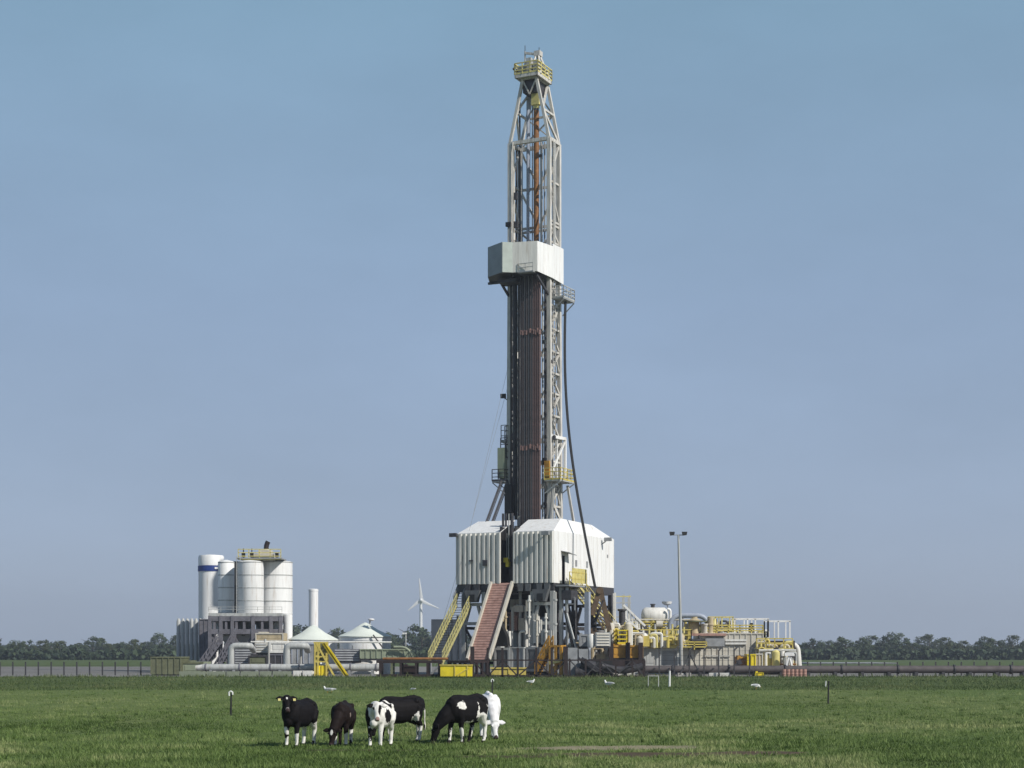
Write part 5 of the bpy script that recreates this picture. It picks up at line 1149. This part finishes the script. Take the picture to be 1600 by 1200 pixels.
# ------------------------------------------------------------------ trees on the horizon
leafm = []
for i, (c1, c2) in enumerate((((.022, .04, .016), (.06, .085, .03)), ((.018, .035, .018), (.045, .07, .03)), ((.03, .045, .014), (.075, .09, .03)))):
    m = bpy.data.materials.new('tree_foliage'); m.use_nodes = True; t_ = m.node_tree; b_ = t_.nodes['Principled BSDF']; b_.inputs['Roughness'].default_value = .8
    a = t_.nodes.new('ShaderNodeAttribute'); a.attribute_name = 'tint'; r_ = t_.nodes.new('ShaderNodeValToRGB'); t_.links.new(a.outputs['Fac'], r_.inputs[0])
    r_.color_ramp.elements[0].color = (*c1, 1); r_.color_ramp.elements[1].color = (*c2, 1); t_.links.new(r_.outputs[0], b_.inputs['Base Color']); leafm.append(m)
bark = mat('tree_bark', (.07, .055, .04), .9, dirt=.4)
def tree_proto(seed, h, wd, m, label, loc, low=.18):
    rr = np.random.default_rng(seed); tr = thing('tree', label, 'tree', (0, 0, 0))
    k = MB().path([(0, 0, 0), (.1, 0, h*.3), (-.1, .1, h*.55), (.05, 0, h*.85)], .3, 7, [.35, .26, .17, .05])
    for i in range(5):
        a = rr.random()*6.28; z = h*(.3+.09*i); k.path([(0, 0, z), (math.cos(a)*wd*.2, math.sin(a)*wd*.2, z+h*.1), (math.cos(a)*wd*.34, math.sin(a)*wd*.34, z+h*.2)], .1, 5, [.13, .08, .03])
    part(k, 'trunk', bark, tr)
    cl = []
    for i in range(22):
        zf = low+(.92-low)*rr.random(); rad = wd*.5*math.sin(math.pi*min(1, .18+.8*(zf-low)/(1-low)))**.7; a = rr.random()*6.28; q = rad*rr.random()**.5
        cl.append((math.cos(a)*q, math.sin(a)*q, zf*h, h*(.07+.08*rr.random()), rr.random()))
    V = []; Fc = []; T = []
    for (x, y, z, r, tt) in cl:
        for j in range(75):
            d = rr.normal(size=3); d /= np.linalg.norm(d); p = np.array((x, y, z))+d*r*(.5+.6*rr.random())*np.array((1.2, 1.2, .9))
            a = rr.normal(size=3); a /= np.linalg.norm(a); b2 = np.cross(a, d+.01); b2 /= np.linalg.norm(b2); s = .14+.18*rr.random()
            o = len(V); V += [p-a*s-b2*s*.6, p+a*s-b2*s*.6, p+a*s+b2*s*.6, p-a*s+b2*s*.6]; Fc.append((o, o+1, o+2, o+3)); T += [min(1, max(0, tt*.6+.4*rr.random()))]*4
    me = mesh('crown', [tuple(v) for v in V], Fc, m); at = me.attributes.new('tint', 'FLOAT', 'POINT'); at.data.foreach_set('value', np.array(T, np.float32))
    o = bpy.data.objects.new('crown', me); COL.objects.link(o); o.parent = tr; tr.location = loc; return tr
TL = {'far_l': 'dark broadleaf tree in the distant row left of the rig', 'far_r': 'dark bluish tree in the distant row at the right edge', 'far_m': 'distant dark tree partly hidden behind the drilling site'}
protos = [tree_proto(i, h, wd, leafm[i % 3], TL['far_l'], (0, 0, 0), lo) for i, (h, wd, lo) in enumerate(((11, 9, .12), (9, 9, .08), (12.5, 8, .15), (8, 10, .05)))]
used = [False]*4
def put_tree(px, pyt, Y):
    i = random.randrange(4); hh = (11.5, 9.4, 13, 8.4)[i]; s = max(.25, Z(pyt, Y)/hh)
    key = 'far_l' if px < 720 else ('far_m' if px < 1245 else 'far_r')
    loc = (X(px, Y), Y, 0); sc = (s*random.uniform(1.0, 1.35), s*random.uniform(1.0, 1.3), s)
    grp = {'far_l': 'trees in the distance left of the rig', 'far_m': 'trees behind the drilling site', 'far_r': 'trees in the distance at the right edge'}[key]
    if not used[i]:
        used[i] = True; o = protos[i]; o.location = loc; o.scale = sc
    else: o = dup(protos[i], loc, None, None, sc)
    o['label'] = TL[key]; o['group'] = grp; o.rotation_euler = (0, 0, random.uniform(0, 6.28))
random.seed(5)
prof = [(-60, 1002), (100, 1000), (240, 996), (262, 992), (300, 1000), (430, 985), (455, 962), (466, 966), (480, 982), (505, 990), (518, 984), (532, 979), (545, 990), (590, 984), (605, 978), (618, 984), (632, 982), (648, 979), (662, 982), (676, 980), (695, 986), (715, 990), (760, 996), (830, 996), (900, 1000), (960, 1000), (1100, 1006), (1235, 1008), (1250, 998), (1262, 996), (1276, 996), (1290, 1003), (1304, 1004), (1318, 996), (1330, 990), (1342, 992), (1360, 994), (1400, 990), (1480, 998), (1600, 992), (1680, 994)]
def topy(px):
    for (a, ya), (b, yb2) in zip(prof, prof[1:]):
        if a <= px <= b: return ya+(yb2-ya)*(px-a)/(b-a)
    return 995
px = -50
while px < 1660:
    put_tree(px, topy(px)+random.choice((random.uniform(-8, 0), random.uniform(-2, 9), random.uniform(2, 12))), random.uniform(540, 760))
    px += 13 if 590 < px < 720 or px > 1235 or px < 320 else 20
# hedgerow mass behind and in front of the tree row
def hedge(name, label, Y, pyt, x0, x1, n, seed):
    rr = np.random.default_rng(seed); V = []; Fc = []; T = []
    for i in range(n):
        px = x0+(x1-x0)*rr.random(); zt2 = Z(pyt+6*noise.noise(Vector((px*.03, seed, 0)))+3*noise.noise(Vector((px*.11, seed, 5))), Y); z = zt2*rr.random()**.8
        p = np.array((X(px, Y), Y+rr.normal()*3, z)); a = rr.normal(size=3); a /= np.linalg.norm(a); b2 = np.cross(a, rr.normal(size=3)); b2 /= np.linalg.norm(b2); s = .3+.35*rr.random()
        o = len(V); V += [p-a*s-b2*s, p+a*s-b2*s, p+a*s+b2*s, p-a*s+b2*s]; Fc.append((o, o+1, o+2, o+3)); T += [rr.random()]*4
    me = mesh(name, [tuple(v) for v in V], Fc, leafm[1]); at = me.attributes.new('tint', 'FLOAT', 'POINT'); at.data.foreach_set('value', np.array(T, np.float32))
    o = bpy.data.objects.new(name, me); COL.objects.link(o); o['kind'] = 'stuff'; o['label'] = label; o['category'] = 'hedge'
hedge('distant_wood', 'continuous dark distant wood along the horizon behind the trees', 820, 1009, -900, 2500, 46000, 2)
hedge('distant_hedge', 'low dark hedge in front of the distant row of trees', 520, 1017, -900, 2500, 28000, 8)

# ------------------------------------------------------------------ cattle
cowm = bpy.data.materials.new('cow_hide'); cowm.use_nodes = True; t_ = cowm.node_tree; b_ = t_.nodes['Principled BSDF']; b_.inputs['Roughness'].default_value = .7; b_.inputs['Specular IOR Level'].default_value = .1
a = t_.nodes.new('ShaderNodeAttribute'); a.attribute_name = 'coat'; t_.links.new(a.outputs['Color'], b_.inputs['Base Color'])
nz = t_.nodes.new('ShaderNodeTexNoise'); nz.inputs['Scale'].default_value = 60; bp_ = t_.nodes.new('ShaderNodeBump'); bp_.inputs['Strength'].default_value = .25; bp_.inputs['Distance'].default_value = .01
t_.links.new(nz.outputs['Fac'], bp_.inputs['Height']); t_.links.new(bp_.outputs[0], b_.inputs['Normal'])
XS = .82
WH, BK, BN = (.72, .70, .66), (.009, .008, .009), (.014, .0095, .009)
def cow(label, loc, head, s, base, spots, poll, mdir, neckmid=None, legs=None, eartag=False, tail=None):
    """facing +x in its own space; poll = top of head, mdir = direction poll -> muzzle"""
    t = thing('cow', label, 'cow', (0, 0, 0), WORLD, 'young cattle on the meadow')
    B = MB()
    sec = [(-.74, .90, .06, .06), (-.71, .86, .13, .13), (-.62, .80, .20, .20), (-.48, .765, .235, .245), (-.3, .735, .235, .265), (-.08, .705, .255, .285), (.12, .70, .255, .285), (.3, .72, .235, .285), (.45, .745, .205, .25), (.56, .765, .16, .205), (.63, .78, .09, .12)]
    n = 18; V = []
    for x, z, ry, rz in sec:
        for k in range(n):
            th = 2*math.pi*k/n; c, q = math.cos(th), math.sin(th)
            V.append((x, math.copysign(abs(c)**.85, c)*ry, z+math.copysign(abs(q)**.9, q)*rz))
    B.add(V, [(i*n+k, (i+1)*n+k, (i+1)*n+(k+1) % n, i*n+(k+1) % n) for i in range(len(sec)-1) for k in range(n)]+[tuple(range(n)), tuple(range(len(sec)*n-1, (len(sec)-1)*n-1, -1))])
    # ridge of the back, hips, shoulders, brisket
    B.path([(-.66, 0, .965), (-.45, 0, 1.01), (-.1, 0, .965), (.25, 0, .985), (.42, 0, .985), (.56, 0, .93)], .06, 8)
    for sgn in (-1, 1):
        B.ball((-.43, sgn*.17, .93), (.09, .06, .06)); B.ball((-.66, sgn*.09, .90), (.06, .05, .05)); B.ball((.36, sgn*.15, .74), (.15, .085, .22), 12, 8)
        B.ball((-.47, sgn*.135, .66), (.17, .105, .22), 12, 8)
    B.ball((.52, 0, .58), (.12, .10, .12)); B.ball((-.38, 0, .50), (.14, .11, .08))
    lg = legs or {}
    for sgn, nm in ((1, 'fl'), (-1, 'fr')):
        d, lift = lg.get(nm, (0, 0)); y = sgn*.125
        B.path([(.36, y, .70), (.33+d*.15, y*1.02, .53), (.36+d*.5, y, .34), (.36+d*.55, y, .31), (.355+d*.9, y, .12), (.36+d, y, .085), (.375+d, y, .045)], .05, 10, [.11, .085, .056, .054, .039, .044, .038])
        B.path([(.38+d, y, .06), (.395+d, y, 0)], .045, 10, [.036, .055])
    for sgn, nm in ((1, 'hl'), (-1, 'hr')):
        d, lift = lg.get(nm, (0, 0)); y = sgn*.13
        B.path([(-.50, y*.95, .78), (-.42+d*.1, y*1.1, .60), (-.50+d*.4, y, .47), (-.585+d*.7, y, .385), (-.58+d*.75, y, .33), (-.55+d, y, .12), (-.54+d, y, .085), (-.525+d, y, .045)], .05, 10, [.15, .135, .092, .060, .052, .042, .046, .039])
        B.path([(-.52+d, y, .06), (-.50+d, y, 0)], .045, 10, [.037, .056])
    tp = tail or [(-.72, 0, .93), (-.775, 0, .86), (-.79, 0, .65), (-.785, .01, .45)]
    B.path(tp, .025, 8, [.035, .03, .023, .02][:len(tp)]); e = Vector(tp[-1]); B.path([e, e+Vector((0, 0, -.1)), e+Vector((.01, 0, -.2))], .03, 8, [.022, .036, .02])
    # neck
    poll = Vector(poll); md = Vector(mdir).normalized(); nb = Vector((.48, 0, .80)); nm = Vector(neckmid) if neckmid else (nb*.45+poll*.55)
    top = poll+md*.06
    for off, ra in ((Vector((0, 0, .04)), (.17, .135, .095)), (Vector((0, 0, -.07)), (.17, .13, .085))):
        B.path([nb+off+Vector((-.08, 0, 0)), nm+off*.8, top+off*.35], .1, 12, ra)
    # head
    side = md.cross(Vector((0, 0, 1)))
    if side.length < .2: side = Vector((0, 1, 0))
    side.normalize(); upv = side.cross(md).normalized()
    if (upv.z < 0 and abs(md.z) < .8): upv = -upv
    hs = [(-.03, .06, .05), (.02, .088, .085), (.10, .094, .10), (.17, .085, .092), (.26, .066, .075), (.34, .062, .062), (.385, .066, .060), (.415, .05, .045)]
    V = []; n = 14
    for u, a, b in hs:
        c = poll+md*u-upv*(.02+.03*min(1, u/.3))
        for k in range(n):
            th = 2*math.pi*k/n; V.append(c+side*math.cos(th)*a+upv*math.sin(th)*b)
    B.add(V, [(i*n+k, (i+1)*n+k, (i+1)*n+(k+1) % n, i*n+(k+1) % n) for i in range(len(hs)-1) for k in range(n)]+[tuple(range(n)), tuple(range(len(hs)*n-1, (len(hs)-1)*n-1, -1))])
    for sg in (-1, 1):
        o = poll+md*.03+side*sg*.07; tip = poll+md*.06+side*sg*.25+upv*.0+Vector((0, 0, .012))
        for f in (-.02, 0, .02): B.path([o+md*f*.5, o.lerp(tip, .5)+md*f*1.5, tip], .03, 8, [.024, .034, .012])
        B.ball(tuple(poll+md*.13+side*sg*.075+upv*.035), .03)
    me0 = mesh('cow_raw', B.v, B.f, None); o0 = bpy.data.objects.new('cow_raw', me0); COL.objects.link(o0)
    rm = o0.modifiers.new('r', 'REMESH'); rm.mode = 'VOXEL'; rm.voxel_size = .013
    sm = o0.modifiers.new('s', 'SMOOTH'); sm.iterations = 9; sm.factor = .5
    dg = bpy.context.evaluated_depsgraph_get(); me = bpy.data.meshes.new_from_object(o0.evaluated_get(dg)); bpy.data.objects.remove(o0); bpy.data.meshes.remove(me0)
    me.name = 'body'; me.polygons.foreach_set('use_smooth', [True]*len(me.polygons)); me.materials.clear(); me.materials.append(cowm)
    ca = me.color_attributes.new('coat', 'FLOAT_COLOR', 'POINT'); buf = []
    mz_ = poll+md*.40
    for v in me.vertices:
        p = v.co; nn = .06*noise.noise(p*6)+.03*noise.noise(p*17)+.02*noise.noise(p*45); c = base
        for (cx, cy, cz_, r, col) in spots:
            if isinstance(r, tuple): d = Vector(((p.x-cx)/r[0], (p.y-cy)/r[1], (p.z-cz_)/r[2])).length-1; d *= min(r)
            else: d = (p-Vector((cx, cy, cz_))).length-r
            if d+nn < 0: c = col
        # head spots given in head space with key 'H'
        q = p-poll; hu, hv, hw = q.dot(md), q.dot(side), q.dot(upv)
        for (u, vv, wv, r, col) in HEADSPOTS.get(label, ()):
            if -.06 < hu < .5 and abs(hv) < .3 and abs(hw) < .2 and ((hu-u)**2/(r[0]**2)+(hv-vv)**2/(r[1]**2)+(hw-wv)**2/(r[2]**2)) < 1+nn*3: c = col
        if (p-mz_).length < .055+nn*.2: c = (.05, .035, .035) if c != WH else (.30, .2, .18)
        if p.z < .05: c = (.03, .027, .022)
        k = 1+.25*noise.noise(p*11); buf += [c[0]*k, c[1]*k, c[2]*k, 1]
    ca.data.foreach_set('color', buf)
    ob = bpy.data.objects.new('body', me); COL.objects.link(ob); ob.parent = t; BASE[ob.name] = Vector()
    for sg in (-1, 1):
        m = MB().ball(tuple(poll+md*.135+side*sg*.092+upv*.04), .017, 8, 6); part(m, 'eye', black, t)
    if eartag:
        for sg in (-1, 1):
            c = poll+md*.085+side*sg*.17; part(MB().slab([c+side*.03+upv*.03, c-side*.03+upv*.03, c-side*.03+upv*.03+md*.07, c+side*.03+upv*.03+md*.07], upv*.012), 'ear_tag', pyellow, t)
    t.location = (loc[0], loc[1], gz(loc[0], loc[1])); t.rotation_euler = (0, 0, R(head)); t.scale = (s*XS, s, s); return t
L1 = 'black young cow standing alert, facing the camera, leftmost of the herd'
L2 = 'dark brown black cow grazing head on towards the camera, second from the left'
L3 = 'white faced calf with black patches standing in front of the black cow'
L4 = 'black cow standing side on behind the white faced calf, head hidden'
L5 = 'black and white cow grazing to the left with a white shoulder patch'
L6 = 'white cow grazing at the right end of the herd'
HEADSPOTS = {L1: [(.10, 0, .09, (.04, .025, .05), WH), (.37, 0, .03, (.05, .06, .06), (.22, .2, .2))],
             L2: [(.12, .0, .08, (.07, .035, .06), WH)],
             L3: [(.16, 0, .05, (.30, .2, .2), WH), (.13, .085, .04, (.045, .035, .05), BK), (.17, -.07, .03, (.14, .045, .08), BK), (.03, .2, 0, (.08, .12, .1), BK)],
             L5: [(.10, .02, .08, (.05, .03, .06), WH)], L6: [(.25, -.08, 0, (.12, .04, .08), (.12, .11, .11))]}
def at(px, py, dx=0, dy=0): Y = GY(py); return (X(px, Y)+dx, Y+dy)
sock = lambda x, y, z, col=WH, h=.2: (x, y, z, (.1, .09, h), col)
cow(L1, at(448, 1166, .24, .3), -113, 1.08, BK, [sock(.37, .13, .10, WH, .18), sock(.37, -.125, .10, WH, .13), (.39, -.13, .36, (.06, .06, .1), WH), (-.55, .13, .32, (.18, .13, .36), WH), (-.55, -.13, .26, (.16, .12, .28), WH), (-.40, -.12, .40, (.1, .1, .08), WH), (-.52, .14, .5, (.09, .12, .14), WH)],
    (.74, .05, 1.10), (.62, .40, -.72), eartag=True)
cow(L2, at(533, 1164, 0, .35), -93, 1.02, BN, [sock(.37, .13, .12, WH, .2), sock(.37, -.125, .1, WH, .14), sock(-.55, .13, .15, WH, .25), (.35, .24, .72, .05, (.25, .2, .18))],
    (.80, -.12, .42), (.40, -.10, -.9), (.68, -.05, .58))
cow(L3, at(586, 1166, .08, .3), -104, 1.03, WH, [(.38, -.2, .72, (.3, .16, .32), BK), (.36, -.125, .32, (.09, .08, .2), BK), (.1, .24, .72, (.22, .12, .17), BK), (-.3, .05, .95, (.14, .2, .12), BK), (-.3, -.2, .7, (.2, .14, .24), BK), (.22, 0, 1.0, (.1, .14, .1), BK), (.37, .13, .40, (.05, .06, .06), BK), (-.5, .2, .6, .1, BK)],
    (.80, .16, 1.0), (.50, .16, -.80))
cow(L4, at(624, 1157.5), 212, 1.11, BK, [sock(.37, .13, .06, WH, .13), sock(.37, -.125, .06, WH, .13), (-.55, .13, .17, (.15, .1, .27), WH), (-.55, -.13, .14, (.13, .1, .24), WH), (-.40, .24, .62, (.06, .1, .13), WH), (-.30, .2, .48, (.06, .1, .07), WH), (-.79, 0, .48, (.06, .08, .24), WH)],
    (.70, .0, .56), (.15, 0, -.95), (.62, 0, .66), legs={'hr': (-.12, 0), 'fr': (.10, 0)})
cow(L5, at(727, 1159), 228, 1.16, BK, [sock(.37, .13, .14, WH, .26), sock(.37, -.125, .14, WH, .2), (.40, .24, .84, (.16, .1, .09), WH), (-.55, .16, .32, (.2, .13, .42), WH), (-.55, -.13, .2, (.16, .1, .24), WH), (-.36, .22, .52, (.12, .12, .16), WH), (-.22, .23, .72, (.04, .08, .17), WH), (.05, .1, .43, (.14, .14, .05), WH), (-.70, .0, .93, .07, WH)],
    (.82, -.20, .40), (.30, -.22, -.9), (.70, -.10, .56), legs={'hl': (.0, 0), 'hr': (.22, 0), 'fl': (-.10, 0), 'fr': (.08, 0)}, tail=[(-.72, 0, .93), (-.78, 0, .86), (-.80, -.03, .66), (-.79, -.04, .5)])
cow(L6, at(764, 1153.5, 0, .3), -84, 1.15, (.74, .73, .74), [(.1, .25, .5, (.1, .06, .1), (.4, .4, .42))], (.82, .06, .42), (.42, .05, -.9), (.68, .03, .6))

# ------------------------------------------------------------------ gulls and meadow posts
gm, gg = mat('gull_white', (.75, .75, .74), .7, dirt=.05), mat('gull_grey', (.35, .37, .40), .7, dirt=.1)
def gull(px, py, rot, label, s=1.0, peck=False):
    Y = GY(py); t = thing('gull', label, 'gull', (0, 0, 0), WORLD, 'white gulls on the meadow')
    B = MB().ball((0, 0, .17), (.17, .075, .08), 12, 8)
    hd = Vector((.2, 0, .12)) if peck else Vector((.17, 0, .29))
    B.path([(.10, 0, .19), ((.10+hd.x)/2+.03, 0, (.19+hd.z)/2+.01), hd], .04, 8, [.06, .045, .04]); B.ball(tuple(hd), .047, 10, 6)
    B.path([(-.12, 0, .18), (-.28, 0, .19)], .03, 8, [.05, .012])
    part(B, 'body', gm, t)
    for sg in (-1, 1): part(MB().ball((-.06, sg*.062, .195), (.17, .022, .05), 10, 6), 'wing', gg, t)
    part(MB().path([hd+Vector((.03, 0, 0)), hd+Vector((.11, 0, -.02))], .01, 6, [.016, .004]), 'beak', orange, t)
    for sg in (-1, 1): part(MB().tube((0, sg*.03, 0), (0, sg*.03, .11), .008, 5), 'leg', orange, t)
    x = X(px, Y); t.location = (x, Y, gz(x, Y)); t.rotation_euler = (0, 0, R(rot)); t.scale = (s,)*3
gull(512, 1082, 170, 'white gull with raised head, behind the gap between the two leftmost cows', 1.15)
gull(518, 1081, 200, 'white gull pecking at the grass just right of another gull', 1.0, True)
gull(830, 1070.5, 20, 'small white gull in the middle of the far meadow below the orange stair', 1.2)
gull(951, 1075, 160, 'white gull on the far meadow in front of the black railing', 1.4)
gull(1181, 1077, 30, 'white gull on the right side of the far meadow', 1.35, True)
gull(645, 1080, 150, 'small white gull above the side on black cow', .8, True)
def post(px, pyt, pyb, m, label, top=True, r=.03):
    Y = GY(pyb); x = X(px, Y); h = Z(pyt, Y); t = thing('meadow_post', label, 'post', (x, Y, 0)); g0 = gz(x, Y)
    part(MB().tube((x, Y, g0-.05), (x+.02, Y, h), r, 8, r*.85), 'post_shaft', m, t)
    if top: part(MB().path([(x-.05, Y-.04, h-.09), (x-.05, Y-.05, h+.03), (x+.01, Y-.05, h+.07), (x+.07, Y-.05, h+.03), (x+.07, Y-.04, h-.05)], .028, 8), 'insulator', gm, t)
post(360.5, 1083, 1120, black, 'thin black post with a white insulator at the left of the meadow', True, .035)
post(769, 1063, 1083, black, 'short black post with a white hook behind the white cow', True, .045)
post(1294, 1064, 1100, black, 'thin black post at the right side of the meadow', False, .04)
post(1290, 1064, 1073, gm, 'small white marker peg left of the right black post', False, .04)
post(1046, 1048, 1073, gm, 'white post at the far edge of the meadow below the lamp post', False, .07)
t = thing('hurdle', 'faint thin grey frame of two posts standing left of the white post', 'frame', (X(1020, 108), 108, 0))
part(MB().bar((X(1013, 108), 108, 0), (X(1013, 108), 108, .75), .05).bar((X(1029, 108), 108, 0), (X(1029, 108), 108, .75), .05).bar((X(1013, 108), 108, .72), (X(1029, 108), 108, .72), .04), 'frame_bars', lgrey, t)

# ------------------------------------------------------------------ thin summer haze
hm = bpy.data.materials.new('haze_air'); hm.use_nodes = True; t_ = hm.node_tree; t_.nodes.remove(t_.nodes['Principled BSDF'])
pv = t_.nodes.new('ShaderNodeVolumePrincipled'); pv.inputs['Color'].default_value = (.80, .87, 1, 1); pv.inputs['Density'].default_value = .00027; pv.inputs['Anisotropy'].default_value = .2
t_.links.new(pv.outputs[0], t_.nodes['Material Output'].inputs['Volume'])
structure(MB().box((-2500, -120, -1.2), (2500, 2600, 82)), 'haze', hm, 'stuff')
